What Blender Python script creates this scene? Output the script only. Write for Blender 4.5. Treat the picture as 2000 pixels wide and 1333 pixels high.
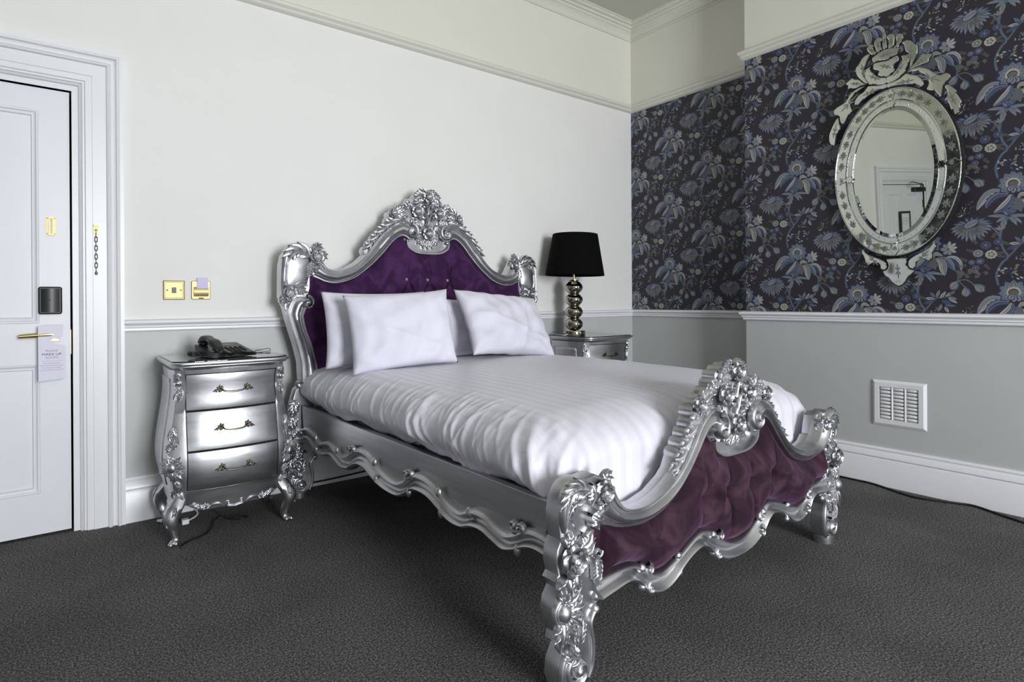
import bpy, bmesh, math, random
import numpy as np
from mathutils import Vector, Matrix

# ------------------------------------------------------------------ camera, world, light, exposure
for o in list(bpy.data.objects): bpy.data.objects.remove(o)
SC = bpy.context.scene
COL = SC.collection
FPX, YAW, ROLL, Y0, HCAM = 1141.85, 0.910196, -0.00614, 588.2, 1.12
cam_d = bpy.data.cameras.new('camera'); cam = bpy.data.objects.new('camera', cam_d); COL.objects.link(cam)
cam_d.sensor_width = 36.0; cam_d.sensor_fit = 'HORIZONTAL'; cam_d.lens = FPX * 36.0 / 2000.0
cam_d.shift_y = (Y0 - 666.5) / 2000.0
cam_d.clip_start = 0.05
_f = Vector((math.cos(YAW), math.sin(YAW), 0)); _r = Vector((math.sin(YAW), -math.cos(YAW), 0)); _u = Vector((0, 0, 1))
_m = Matrix((( _r.x, _u.x, -_f.x), (_r.y, _u.y, -_f.y), (_r.z, _u.z, -_f.z))).to_4x4()
cam.matrix_world = Matrix.Translation((0, 0, HCAM)) @ _m @ Matrix.Rotation(ROLL, 4, 'Z')
SC.camera = cam

SC.view_settings.view_transform = 'Standard'; SC.view_settings.look = 'None'
SC.view_settings.gamma = 1.0; SC.view_settings.use_curve_mapping = False
SC.view_settings.exposure = 0.12

W = bpy.data.worlds.new('sky'); SC.world = W; W.use_nodes = True
W.node_tree.nodes['Background'].inputs[0].default_value = (0.80, 0.90, 1.0, 1)
W.node_tree.nodes['Background'].inputs[1].default_value = 1.1

# dimensions of the room (metres; back wall along X, right wall along Y)
YB, XR, XC, XL, YF, ZC = 3.570, 4.173, 3.903, -1.04, -4.20, 3.615
CH0, CH1 = 0.357, 2.283              # chimney breast along Y
ZT, ZB, ZP = 1.036, 0.974, 2.834     # chair rail top and bottom, picture rail bottom
WX0, WX1, WZ0, WZ1 = 0.30, 2.10, 0.55, 3.20   # window opening in the front wall

def daylight(name, loc, sx, sz, power, col):
    l = bpy.data.lights.new(name, 'AREA'); l.shape = 'RECTANGLE'; l.size = sx; l.size_y = sz; l.energy = power; l.color = col
    o = bpy.data.objects.new(name, l); COL.objects.link(o); o.location = loc
    o.rotation_euler = (math.radians(90), 0, 0)      # shines towards +Y, into the room
    return o
daylight('window_daylight', ((WX0 + WX1) / 2, YF - 0.30, (WZ0 + WZ1) / 2), WX1 - WX0, WZ1 - WZ0, 490.0, (0.94, 0.965, 1.0))

# ------------------------------------------------------------------ helpers
def lin(r, g, b):
    f = lambda c: (c / 255 / 12.92) if c / 255 <= 0.04045 else ((c / 255 + 0.055) / 1.055) ** 2.4
    return (f(r), f(g), f(b), 1.0)

class MB:
    """collects vertices and faces for ONE mesh object"""
    def __init__(s): s.v = []; s.f = []; s.m = []
    def add(s, v, f, mi=0):
        n = len(s.v); s.v += [tuple(map(float, p)) for p in v]
        s.f += [tuple(i + n for i in q) for q in f]; s.m += [mi] * len(f); return s
    def box(s, x0, x1, y0, y1, z0, z1, mi=0):
        return s.add([(x0,y0,z0),(x1,y0,z0),(x1,y1,z0),(x0,y1,z0),(x0,y0,z1),(x1,y0,z1),(x1,y1,z1),(x0,y1,z1)],
                     [(0,3,2,1),(4,5,6,7),(0,1,5,4),(1,2,6,5),(2,3,7,6),(3,0,4,7)], mi)
    def grid(s, nu, nv, fn, cu=False, cv=False, mi=0):
        v = [fn(i, j) for j in range(nv) for i in range(nu)]; f = []
        for j in range(nv - (0 if cv else 1)):
            for i in range(nu - (0 if cu else 1)):
                a, b = i, (i + 1) % nu; c, d = j, (j + 1) % nv
                f.append((c*nu+a, c*nu+b, d*nu+b, d*nu+a))
        return s.add(v, f, mi)
    def obj(s, name, mats, parent=None, smooth=True, sharp=40, loc=None, rot=None, kind=None, label=None):
        me = bpy.data.meshes.new(name); me.from_pydata(s.v, [], s.f)
        if not isinstance(mats, (list, tuple)): mats = [mats]
        for m in mats: me.materials.append(m)
        if len(mats) > 1: me.polygons.foreach_set('material_index', s.m)
        bm = bmesh.new(); bm.from_mesh(me); bmesh.ops.recalc_face_normals(bm, faces=bm.faces); bm.to_mesh(me); bm.free()
        if smooth:
            me.polygons.foreach_set('use_smooth', [True] * len(me.polygons))
            if sharp: me.set_sharp_from_angle(angle=math.radians(sharp))
        me.update()
        o = bpy.data.objects.new(name, me); COL.objects.link(o)
        if parent is not None: o.parent = parent
        if loc is not None: o.location = loc
        if rot is not None: o.rotation_euler = rot
        if kind: o['kind'] = kind
        if label: o['label'] = label
        return o

def thing(name, label, cat, loc=(0, 0, 0), rz=0.0, group=None):
    o = bpy.data.objects.new(name, None); COL.objects.link(o); o.empty_display_size = 0.05
    o.location = loc; o.rotation_euler = (0, 0, rz); o['label'] = label; o['category'] = cat
    if group: o['group'] = group
    return o
def tag(o, label, cat, group=None):
    o['label'] = label; o['category'] = cat
    if group: o['group'] = group
    return o
def copy_tree(o, parent=None):
    c = o.copy(); COL.objects.link(c); c.parent = parent
    for ch in list(o.children): copy_tree(ch, c)
    return c

def cr(pts, n, closed=False):
    """Catmull-Rom through pts, resampled to n points evenly along its length"""
    P = np.array(pts, float); k = len(P); out = []
    seg = k if closed else k - 1
    for i in range(seg):
        if closed: a, b, c, d = P[(i-1) % k], P[i], P[(i+1) % k], P[(i+2) % k]
        else: a, b, c, d = P[max(i-1, 0)], P[i], P[i+1], P[min(i+2, k-1)]
        for t in np.linspace(0, 1, 12, endpoint=False):
            out.append(0.5 * (2*b + (c-a)*t + (2*a-5*b+4*c-d)*t*t + (3*b-a-3*c+d)*t**3))
    out.append(P[0] if closed else P[-1]); out = np.array(out)
    L = np.r_[0, np.cumsum(np.linalg.norm(np.diff(out, axis=0), axis=1))]
    s = np.linspace(0, L[-1], n, endpoint=not closed)
    return np.array([[np.interp(q, L, out[:, j]) for j in range(P.shape[1])] for q in s])

def cr_pairs(A, B, per=6):
    """two paired polylines, both interpolated at the same parameters"""
    A = np.array(A, float); B = np.array(B, float); M = np.hstack([A, B]); k = len(M); out = []
    for i in range(k - 1):
        a, b, c, d = M[max(i-1, 0)], M[i], M[i+1], M[min(i+2, k-1)]
        for t in np.linspace(0, 1, per, endpoint=False):
            out.append(0.5 * (2*b + (c-a)*t + (2*a-5*b+4*c-d)*t*t + (3*b-a-3*c+d)*t**3))
    out.append(M[-1]); out = np.array(out); d = A.shape[1]
    return out[:, :d], out[:, d:]

def tube(mb, pts, rad, seg=8, mi=0, caps=True):
    P = np.array(pts, float); n = len(P)
    T = np.gradient(P, axis=0); T /= np.maximum(np.linalg.norm(T, axis=1), 1e-9)[:, None]
    ref = np.array([0, 0, 1.0]) if abs(T[0][2]) < 0.9 else np.array([1.0, 0, 0])
    N = np.cross(T[0], ref); N /= np.linalg.norm(N); v = []
    for i in range(n):
        N = N - T[i] * (N @ T[i]); N /= max(np.linalg.norm(N), 1e-9); Bv = np.cross(T[i], N)
        r = rad(i / (n - 1)) if callable(rad) else rad
        for k in range(seg):
            a = 2*math.pi*k/seg; v.append(P[i] + r * (math.cos(a)*N + math.sin(a)*Bv))
    f = [(i*seg+k, i*seg+(k+1) % seg, (i+1)*seg+(k+1) % seg, (i+1)*seg+k) for i in range(n-1) for k in range(seg)]
    if caps: f += [tuple(range(seg))[::-1], tuple((n-1)*seg+k for k in range(seg))]
    return mb.add(v, f, mi)

def lathe(mb, prof, c=(0, 0, 0), seg=32, mi=0, sx=1, sy=1):
    n = len(prof)
    mb.grid(seg, n, lambda i, j: (c[0]+sx*prof[j][0]*math.cos(2*math.pi*i/seg), c[1]+sy*prof[j][0]*math.sin(2*math.pi*i/seg), c[2]+prof[j][1]), cu=True, mi=mi)
    return mb

def ball(mb, c, r, seg=12, mi=0, s=(1, 1, 1)):
    nv = seg // 2 + 1
    return mb.grid(seg, nv, lambda i, j: (c[0]+s[0]*r*math.sin(math.pi*j/(nv-1))*math.cos(2*math.pi*i/seg),
                                          c[1]+s[1]*r*math.sin(math.pi*j/(nv-1))*math.sin(2*math.pi*i/seg),
                                          c[2]+s[2]*r*math.cos(math.pi*j/(nv-1))), cu=True, mi=mi)

def inset_poly(poly, d):
    P = np.array(poly, float); n = len(P)
    area = sum(P[i][0]*P[(i+1) % n][1] - P[(i+1) % n][0]*P[i][1] for i in range(n)); sg = 1 if area > 0 else -1
    out = []
    for i in range(n):
        a, b, c = P[i-1], P[i], P[(i+1) % n]
        e1 = (b-a)/max(np.linalg.norm(b-a), 1e-9); e2 = (c-b)/max(np.linalg.norm(c-b), 1e-9)
        n1 = np.array([-e1[1], e1[0]])*sg; n2 = np.array([-e2[1], e2[0]])*sg
        m = n1+n2; l = np.linalg.norm(m); m = m/l if l > 1e-6 else n1
        out.append(b + m*d/max(m @ n1, 0.5))
    return out

def prism(mb, poly, h0, h1, fr, bevel=0.0, mi=0, mi_cap=None):
    """polygon extruded from depth h0 (back) to h1 (front) through frame fr(u,v,h)"""
    n = len(poly)
    rings = [(poly, h0)]
    if bevel > 0:
        rings += [(poly, h1 - bevel), (inset_poly(poly, bevel*0.35), h1 - bevel*0.35), (inset_poly(poly, bevel), h1)]
    else: rings.append((poly, h1))
    v = [fr(p[0], p[1], h) for pl, h in rings for p in pl]
    f = []
    for r in range(len(rings)-1):
        f += [(r*n+i, r*n+(i+1) % n, (r+1)*n+(i+1) % n, (r+1)*n+i) for i in range(n)]
    mb.add(v, f, mi)
    k = (len(rings)-1)*n
    mb.add([v[k+i] for i in range(n)], [tuple(range(n))], mi if mi_cap is None else mi_cap)
    mb.add(v[:n], [tuple(range(n))[::-1]], mi)
    return mb

# ------------------------------------------------------------------ materials
def newmat(name):
    m = bpy.data.materials.new(name); m.use_nodes = True
    return m, m.node_tree.nodes, m.node_tree.links, m.node_tree.nodes['Principled BSDF']
def simple(name, col, rough=0.5, metal=0.0, spec=None, coat=0.0):
    m, N, L, B = newmat(name)
    B.inputs['Base Color'].default_value = col; B.inputs['Roughness'].default_value = rough; B.inputs['Metallic'].default_value = metal
    if spec is not None: B.inputs['Specular IOR Level'].default_value = spec
    if coat: B.inputs['Coat Weight'].default_value = coat
    return m
def noise(N, L, scale, detail=3.0, rough=0.55, vec=None, dist=0.0):
    t = N.new('ShaderNodeTexNoise'); t.inputs['Scale'].default_value = scale; t.inputs['Detail'].default_value = detail
    t.inputs['Roughness'].default_value = rough; t.inputs['Distortion'].default_value = dist
    if vec is not None: L.new(vec, t.inputs['Vector'])
    return t
def coords(N, L, scale=(1, 1, 1), out='Object'):
    c = N.new('ShaderNodeTexCoord'); m = N.new('ShaderNodeMapping'); m.inputs['Scale'].default_value = scale
    L.new(c.outputs[out], m.inputs['Vector']); return m.outputs['Vector']
def ramp(N, L, fac, stops):
    r = N.new('ShaderNodeValToRGB'); e = r.color_ramp.elements
    while len(e) < len(stops): e.new(0.5)
    for i, (p, c) in enumerate(stops): e[i].position = p; e[i].color = c
    L.new(fac, r.inputs['Fac']); return r
def maprange(N, L, v, a, b):
    r = N.new('ShaderNodeMapRange'); r.inputs['To Min'].default_value = a; r.inputs['To Max'].default_value = b
    L.new(v, r.inputs['Value']); return r.outputs['Result']
def bump(N, L, B, h, strength, dist=0.002):
    b = N.new('ShaderNodeBump'); b.inputs['Strength'].default_value = strength; b.inputs['Distance'].default_value = dist
    L.new(h, b.inputs['Height']); L.new(b.outputs['Normal'], B.inputs['Normal'])

def paint(name, col, rough=0.6, var=0.03, bs=0.15, scale=260):
    m, N, L, B = newmat(name); v = coords(N, L)
    n1 = noise(N, L, 3.0, 4, vec=v)
    lo = tuple(c * (1 - var) for c in col[:3]) + (1,); hi = tuple(min(1, c * (1 + var)) for c in col[:3]) + (1,)
    r = ramp(N, L, n1.outputs['Fac'], [(0.3, lo), (0.7, hi)]); L.new(r.outputs['Color'], B.inputs['Base Color'])
    B.inputs['Roughness'].default_value = rough
    n2 = noise(N, L, scale, 2, vec=v); bump(N, L, B, n2.outputs['Fac'], bs, 0.001)
    return m

M = {}
M['wall'] = paint('wall_white_paint', lin(233, 232, 229), 0.62, 0.012)
M['frieze'] = paint('frieze_cream_paint', lin(221, 220, 209), 0.65, 0.012)
M['dado'] = paint('dado_grey_paint', lin(190, 192, 191), 0.45, 0.02)
M['ceiling'] = paint('ceiling_paint', lin(202, 201, 191), 0.7, 0.01)
M['trim'] = paint('trim_white_gloss', lin(233, 233, 236), 0.33, 0.012, 0.08, 90)
M['cream_trim'] = paint('cream_trim_paint', lin(214, 213, 202), 0.45, 0.012, 0.08, 90)
M['door'] = paint('door_white_gloss', lin(230, 231, 236), 0.36, 0.015, 0.12, 70)
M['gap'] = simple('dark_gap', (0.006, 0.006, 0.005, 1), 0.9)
M['paper'] = paint('wallpaper_aubergine_ground', lin(41, 36, 44), 0.6, 0.05, 0.1, 400)

def carpet():
    m, N, L, B = newmat('carpet_charcoal'); v = coords(N, L)
    a = noise(N, L, 150, 4, 0.75, vec=v); b = noise(N, L, 2.2, 4, vec=v)
    r1 = ramp(N, L, a.outputs['Fac'], [(0.36, lin(44, 44, 44)), (0.5, lin(88, 87, 87)), (0.64, lin(150, 149, 147))])
    r2 = ramp(N, L, b.outputs['Fac'], [(0.3, (0.80, 0.80, 0.80, 1)), (0.7, (1.12, 1.12, 1.12, 1))])
    mx = N.new('ShaderNodeMix'); mx.data_type = 'RGBA'; mx.blend_type = 'MULTIPLY'; mx.inputs['Factor'].default_value = 1
    L.new(r1.outputs['Color'], mx.inputs['A']); L.new(r2.outputs['Color'], mx.inputs['B']); L.new(mx.outputs['Result'], B.inputs['Base Color'])
    B.inputs['Roughness'].default_value = 0.95; B.inputs['Specular IOR Level'].default_value = 0.1
    c = noise(N, L, 340, 2, 0.6, vec=v); bump(N, L, B, c.outputs['Fac'], 0.7, 0.005)
    return m
M['carpet'] = carpet()

def silver(name, col, r0, r1, streak=(6, 6, 60), var=0.12):
    m, N, L, B = newmat(name); v = coords(N, L, streak)
    n = noise(N, L, 1.0, 5, 0.6, vec=v)
    lo = tuple(c * (1 - var) for c in col[:3]) + (1,); hi = tuple(min(1, c * (1 + var)) for c in col[:3]) + (1,)
    r = ramp(N, L, n.outputs['Fac'], [(0.3, lo), (0.7, hi)]); L.new(r.outputs['Color'], B.inputs['Base Color'])
    L.new(maprange(N, L, n.outputs['Fac'], r0, r1), B.inputs['Roughness']); B.inputs['Metallic'].default_value = 1.0
    v2 = coords(N, L); n2 = noise(N, L, 45, 4, vec=v2); bump(N, L, B, n2.outputs['Fac'], 0.10, 0.002)
    return m
M['silver'] = silver('silver_leaf', lin(204, 204, 207), 0.31, 0.41, (14, 14, 14))
M['silver_side'] = silver('silver_paint_brushed', lin(184, 184, 185), 0.36, 0.48, (4, 3, 50))
M['silver_drawer'] = silver('silver_drawer_lacquer', lin(176, 176, 179), 0.32, 0.42, (6, 6, 26))
M['brass'] = silver('polished_brass', lin(206, 188, 134), 0.20, 0.30, (9, 9, 9), 0.06)
M['satin_brass'] = silver('satin_brass', lin(196, 181, 134), 0.46, 0.58, (9, 9, 60), 0.12)
M['antique'] = silver('antique_brass', lin(104, 99, 84), 0.30, 0.42, (30, 30, 30), 0.2)
M['nickel'] = silver('smoked_nickel', lin(176, 171, 156), 0.06, 0.10, (5, 5, 5), 0.05)
M['blackplastic'] = simple('black_plastic', lin(26, 26, 29), 0.38)
M['darkplastic'] = simple('dark_grey_plastic', lin(48, 48, 52), 0.34)
M['blackcord'] = simple('black_cord', lin(14, 14, 15), 0.5)
M['whitecord'] = simple('white_cord', lin(222, 222, 222), 0.45)
M['white_plastic'] = simple('white_plastic', lin(230, 230, 232), 0.4)
M['mirror'] = simple('mirror_silvering', (0.52, 0.54, 0.485, 1), 0.012, 1.0)
M['mirror_band'] = simple('mirror_band_silvering', (0.54, 0.56, 0.505, 1), 0.05, 1.0)
M['etch'] = simple('etched_mirror', (0.28, 0.29, 0.255, 1), 0.45, 0.6)
M['mirror_edge'] = simple('black_mirror_back', (0.008, 0.008, 0.008, 1), 0.6)
M['hanger'] = simple('pale_lilac_card', lin(226, 223, 240), 0.55)
M['card'] = simple('lilac_card', lin(203, 196, 232), 0.5)
M['crystal'] = simple('crystal', (0.9, 0.9, 0.92, 1), 0.05, 0.9)
def glass(name, tint):
    m, N, L, B = newmat(name)
    B.inputs['Base Color'].default_value = tint; B.inputs['Roughness'].default_value = 0.0
    B.inputs['Transmission Weight'].default_value = 1.0; B.inputs['IOR'].default_value = 1.5
    return m
M['glass'] = glass('clear_glass', (0.94, 0.98, 0.96, 1))

def velvet(name, dark, mid, light):
    m, N, L, B = newmat(name); v = coords(N, L)
    a = noise(N, L, 7.5, 4, 0.55, vec=v, dist=1.2)
    r = ramp(N, L, a.outputs['Fac'], [(0.40, dark), (0.49, mid), (0.60, light)]); L.new(r.outputs['Color'], B.inputs['Base Color'])
    B.inputs['Roughness'].default_value = 0.8; B.inputs['Specular IOR Level'].default_value = 0.15
    B.inputs['Sheen Weight'].default_value = 0.36; B.inputs['Sheen Roughness'].default_value = 0.4
    B.inputs['Sheen Tint'].default_value = (0.62, 0.35, 0.68, 1)
    b = noise(N, L, 600, 2, vec=v); bump(N, L, B, b.outputs['Fac'], 0.12, 0.001)
    return m
M['velvet'] = velvet('aubergine_velvet', lin(50, 25, 59), lin(60, 31, 69), lin(73, 40, 82))
M['velvet_foot'] = velvet('plum_velvet', lin(38, 23, 34), lin(48, 29, 41), lin(68, 45, 57))

def linen(name, col, stripes):
    m, N, L, B = newmat(name); v = coords(N, L)
    a = noise(N, L, 5, 3, vec=v)
    r = ramp(N, L, a.outputs['Fac'], [(0.3, tuple(c*0.975 for c in col[:3])+(1,)), (0.7, col)])
    B.inputs['Sheen Weight'].default_value = 0.15
    if stripes:
        w = N.new('ShaderNodeTexWave'); w.wave_type = 'BANDS'; w.bands_direction = 'X'; w.inputs['Scale'].default_value = 5.6
        w.inputs['Distortion'].default_value = 0.0; L.new(v, w.inputs['Vector'])
        s = ramp(N, L, w.outputs['Fac'], [(0.44, (0.935, 0.935, 0.935, 1)), (0.54, (1, 1, 1, 1))])
        mx = N.new('ShaderNodeMix'); mx.data_type = 'RGBA'; mx.blend_type = 'MULTIPLY'; mx.inputs['Factor'].default_value = 1
        L.new(r.outputs['Color'], mx.inputs['A']); L.new(s.outputs['Color'], mx.inputs['B']); L.new(mx.outputs['Result'], B.inputs['Base Color'])
        L.new(maprange(N, L, w.outputs['Fac'], 0.55, 0.40), B.inputs['Roughness'])
    else:
        L.new(r.outputs['Color'], B.inputs['Base Color']); B.inputs['Roughness'].default_value = 0.75
    b = noise(N, L, 900, 2, vec=v); bump(N, L, B, b.outputs['Fac'], 0.08, 0.0006)
    return m
M['duvet'] = linen('striped_satin_cotton', lin(222, 220, 231), True)
M['sheet'] = linen('plain_cotton', lin(224, 222, 235), False)
M['shade'] = simple('black_fabric_shade', lin(9, 9, 10), 0.9, spec=0.1)
# ------------------------------------------------------------------ structure
def wallbox(mb, x0, x1, y0, y1, mid):
    mb.box(x0, x1, y0, y1, 0, 0.99, 0); mb.box(x0, x1, y0, y1, 0.99, 2.86, 1); mb.box(x0, x1, y0, y1, 2.86, ZC, 2)
def struct(o): o['kind'] = 'structure'; return o
PW = [M['dado'], M['wall'], M['frieze']]; PP = [M['dado'], M['paper'], M['frieze']]

struct(MB().box(XL-0.2, XR+0.2, YF-0.2, YB+0.35, -0.12, 0).obj('floor', M['carpet'], smooth=False))
struct(MB().box(XL-0.2, XR+0.2, YF-0.2, YB+0.35, ZC, ZC+0.12).obj('ceiling', M['ceiling'], smooth=False))
DX0, DX1, DZ1 = -0.812, 0.058, 2.166     # door opening
w = MB(); wallbox(w, DX1+0.07, XR+0.2, YB, YB+0.18, 1); wallbox(w, XL-0.2, DX0-0.07, YB, YB+0.18, 1)
w.box(DX0-0.07, DX1+0.07, YB, YB+0.18, DZ1+0.07, 2.86, 1); w.box(DX0-0.07, DX1+0.07, YB, YB+0.18, 2.86, ZC, 2)
wall_back = struct(w.obj('wall_back', PW, smooth=False))
w = MB()      # painted lining of the doorway and a near-black sheet that paints in the shade behind the door
for a, b in ((DX0-0.075, DX0), (DX1, DX1+0.075)): w.box(a, b, YB+0.026, YB+0.18, 0, DZ1)
w.box(DX0-0.075, DX1+0.075, YB+0.026, YB+0.18, DZ1, DZ1+0.075)
struct(w.obj('trim_door_lining', M['trim'], smooth=False))
w = MB(); w.box(DX0-0.1, DX1+0.1, YB+0.175, YB+0.20, -0.05, DZ1+0.1); struct(w.obj('wall_passage_shade', M['gap'], smooth=False))
w = MB(); wallbox(w, XR, XR+0.18, YF-0.2, YB, 1); wall_right = struct(w.obj('wall_right', PP, smooth=False))
w = MB(); wallbox(w, XC, XR, CH0, CH1, 1); wall_chimney = struct(w.obj('wall_chimney_breast', PP, smooth=False))
w = MB(); wallbox(w, XL-0.18, XL, YF-0.2, YB, 1); wall_left = struct(w.obj('wall_left', PP, smooth=False))
w = MB(); wallbox(w, XL, WX0, YF-0.2, YF, 1); wallbox(w, WX1, XR, YF-0.2, YF, 1)
w.box(WX0, WX1, YF-0.2, YF, 0, WZ0, 0); w.box(WX0, WX1, YF-0.2, YF, WZ1, 2.86, 1); w.box(WX0, WX1, YF-0.2, YF, 2.86, ZC, 2)
struct(w.obj('wall_front', PW, smooth=False))

def mould(name, prof, path, mat, idx=None):
    """profile (distance from wall, height) run along one wall; path = [before, start, end, after] in plan, room on the right"""
    def mitre(a, b, c):
        a, b, c = (np.array(q, float) for q in (a, b, c))
        n1 = (lambda d: np.array([d[1], -d[0]])/np.linalg.norm(d))(b-a); n2 = (lambda d: np.array([d[1], -d[0]])/np.linalg.norm(d))(c-b)
        m = n1+n2; m /= np.linalg.norm(m); return m/(m @ n1)
    p0, p1, p2, p3 = path
    d = np.array(p2, float)-np.array(p1, float); nn = np.array([d[1], -d[0]])/np.linalg.norm(d)
    m1 = mitre(p0, p1, p2) if p0 is not None else nn
    m2 = mitre(p1, p2, p3) if p3 is not None else nn
    n = len(prof); mb = MB()
    v = [(p1[0]+m1[0]*q, p1[1]+m1[1]*q, z) for q, z in prof] + [(p2[0]+m2[0]*q, p2[1]+m2[1]*q, z) for q, z in prof]
    f = [(i, (i+1) % n, n+(i+1) % n, n+i) for i in range(n)] + [tuple(range(n)), tuple(range(n, 2*n))[::-1]]
    mb.add(v, f)
    return struct(mb.obj(name, mat, sharp=35))
DA = 0.266
RUN = [(DA, YB), (XR, YB), (XR, CH1), (XC, CH1), (XC, CH0), (XR, CH0), (XR, YF), (WX1, YF)]
P_BASE = [(-0.004, 0.228), (0.010, 0.228), (0.015, 0.217), (0.012, 0.206), (0.019, 0.196), (0.024, 0.172), (0.018, 0.163), (0.023, 0.154), (0.023, 0.0), (-0.004, 0.0)]
P_CHAIR = [(-0.004, 1.036), (0.019, 1.036), (0.034, 1.030), (0.037, 1.018), (0.029, 1.008), (0.021, 1.004), (0.024, 0.996), (0.016, 0.991), (0.017, 0.980), (0.011, 0.974), (-0.004, 0.974)]
P_PICT = [(-0.004, 2.902), (0.028, 2.902), (0.038, 2.892), (0.035, 2.876), (0.020, 2.864), (0.022, 2.850), (0.010, 2.838), (-0.004, 2.834)]
P_CORN = [(-0.004, 3.490), (0.010, 3.490), (0.016, 3.500), (0.010, 3.512), (0.012, 3.520), (0.030, 3.548), (0.052, 3.560), (0.056, 3.572), (0.072, 3.574), (0.080, 3.588), (0.104, 3.592), (0.112, 3.604), (0.124, 3.606), (0.124, ZC+0.004), (-0.004, ZC+0.004)]
sides = ['back', 'right', 'chimney_side', 'chimney', 'chimney_return', 'right_front', 'front']
tn = 1
for i in range(7):
    q = [RUN[i-1] if i else None, RUN[i], RUN[i+1], RUN[i+2] if i < 6 else None]
    mould('baseboard_' + sides[i], P_BASE, q, M['trim'])
    mould('trim_%d' % tn, P_CHAIR, q, M['trim']); tn += 1
ROOM = [(XL, YB), (XR, YB), (XR, CH1), (XC, CH1), (XC, CH0), (XR, CH0), (XR, YF), (XL, YF)]
for i in range(8):
    q = [ROOM[i-1], ROOM[i], ROOM[(i+1) % 8], ROOM[(i+2) % 8]]
    mould('trim_%d' % tn, P_PICT, q, M['cream_trim']); tn += 1
    mould('trim_%d' % tn, P_CORN, q, M['cream_trim']); tn += 1
for nm, pr in (('baseboard_left', P_BASE), ('trim_%d' % tn, P_CHAIR)):
    mould(nm, pr, [(WX0, YF), (XL, YF), (XL, YB), (XR, YB)], M['trim'])
for nm, pr in (('baseboard_front_left', P_BASE), ('trim_%d' % (tn+1), P_CHAIR)):
    mould(nm, pr, [None, (WX0, YF), (XL, YF), (XL, YB)], M['trim'])

# ---- door architrave: every profile point runs up, across and down
prof = [(0.0, -0.060), (0.0, -0.028), (0.026, -0.028), (0.028, -0.010), (0.034, -0.006), (0.038, -0.016), (0.042, -0.004), (0.050, -0.004), (0.054, 0.004), (0.080, 0.004),
        (0.081, 0.010), (0.138, 0.010), (0.140, 0.026), (0.147, 0.030), (0.153, 0.026), (0.158, 0.016), (0.168, 0.012), (0.176, 0.018), (0.180, 0.034), (0.188, 0.037), (0.192, 0.031), (0.197, 0.030), (0.209, 0.030), (0.211, -0.004)]
pts = lambda s: [(DX0-s, 0), (DX0-s, DZ1+s), (DX1+s, DZ1+s), (DX1+s, 0)]
mb = MB(); mb.grid(4, len(prof), lambda i, j: (pts(prof[j][0])[i][0], YB-prof[j][1], pts(prof[j][0])[i][1]))
struct(mb.obj('trim_door_architrave', M['trim'], sharp=30))

# ---- door leaf
door = bpy.data.objects.new('door_1', None); COL.objects.link(door); door.location = (0.049, 3.612, 0.012); door['kind'] = 'structure'; door.empty_display_size = 0.05
door['label'] = 'white panelled bedroom door with brass lever handle and black lock'
DW, DH = 0.853, 2.148            # local x runs from 0 (lock edge) to -DW (hinges)
cols = [(-0.374, -0.118), (-0.735, -0.479)]; rows = [(0.197, 0.818), (1.014, 2.040)]
mb = MB()
xs = [0, -0.118, -0.374, -0.479, -0.735, -DW]
for a, b in ((0, 1), (2, 3), (4, 5)): mb.box(xs[b], xs[a], 0, 0.044, 0, DH)
for a, b in cols:
    for z0, z1 in ((0, 0.197), (0.818, 1.014), (2.040, DH)): mb.box(a, b, 0, 0.044, z0, z1)
mb.obj('stiles_and_rails', M['door'], door, smooth=False)
for a, b in cols:
    for z0, z1 in rows:
        MB().box(a, b, 0.014, 0.030, z0, z1).obj('panel', M['door'], door, smooth=False)
        pr = [(0.0, -0.001), (0.003, -0.004), (0.009, -0.003), (0.014, 0.004), (0.020, 0.006), (0.026, 0.004), (0.030, 0.0145)]
        loop = lambda s: [(a+s, z0+s), (b-s, z0+s), (b-s, z1-s), (a+s, z1-s)]
        m2 = MB(); m2.grid(4, len(pr), lambda i, j: (loop(pr[j][0])[i][0], pr[j][1], loop(pr[j][0])[i][1]), cu=True)
        m2.obj('panel_moulding', M['door'], door, sharp=25)
# lever handle with square rose
h = MB(); fy = lambda u, v, d: (u, -d, v)
sq = [(-0.026, -0.026), (0.026, -0.026), (0.026, 0.026), (-0.026, 0.026)]
LX, LZ = -0.066, 0.957
prism(h, [(LX+x*0.9, LZ-0.006+z) for x, z in sq], -0.002, 0.007, fy, 0.002)
tube(h, [(LX, 0, LZ), (LX, -0.05, LZ)], 0.009, 12)
lev = cr([(LX+0.014, -0.050, LZ+0.002), (LX-0.02, -0.053, LZ+0.003), (LX-0.07, -0.052, LZ+0.001), (LX-0.128, -0.050, LZ-0.002)], 14)
h.grid(12, 14, lambda i, j: (lev[j][0], lev[j][1]+0.0075*math.cos(2*math.pi*i/12), lev[j][2]+(0.0125-0.003*j/13)*math.sin(2*math.pi*i/12)), cu=True)
h.add([(lev[j][0], lev[j][1]+0.0075*math.cos(2*math.pi*i/12), lev[j][2]+(0.0125-0.003*j/13)*math.sin(2*math.pi*i/12)) for j in (0, 13) for i in range(12)], [tuple(range(12)), tuple(range(12, 24))])
hd = h.obj('lever_handle', M['brass'], door, label='polished brass lever handle')
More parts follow.
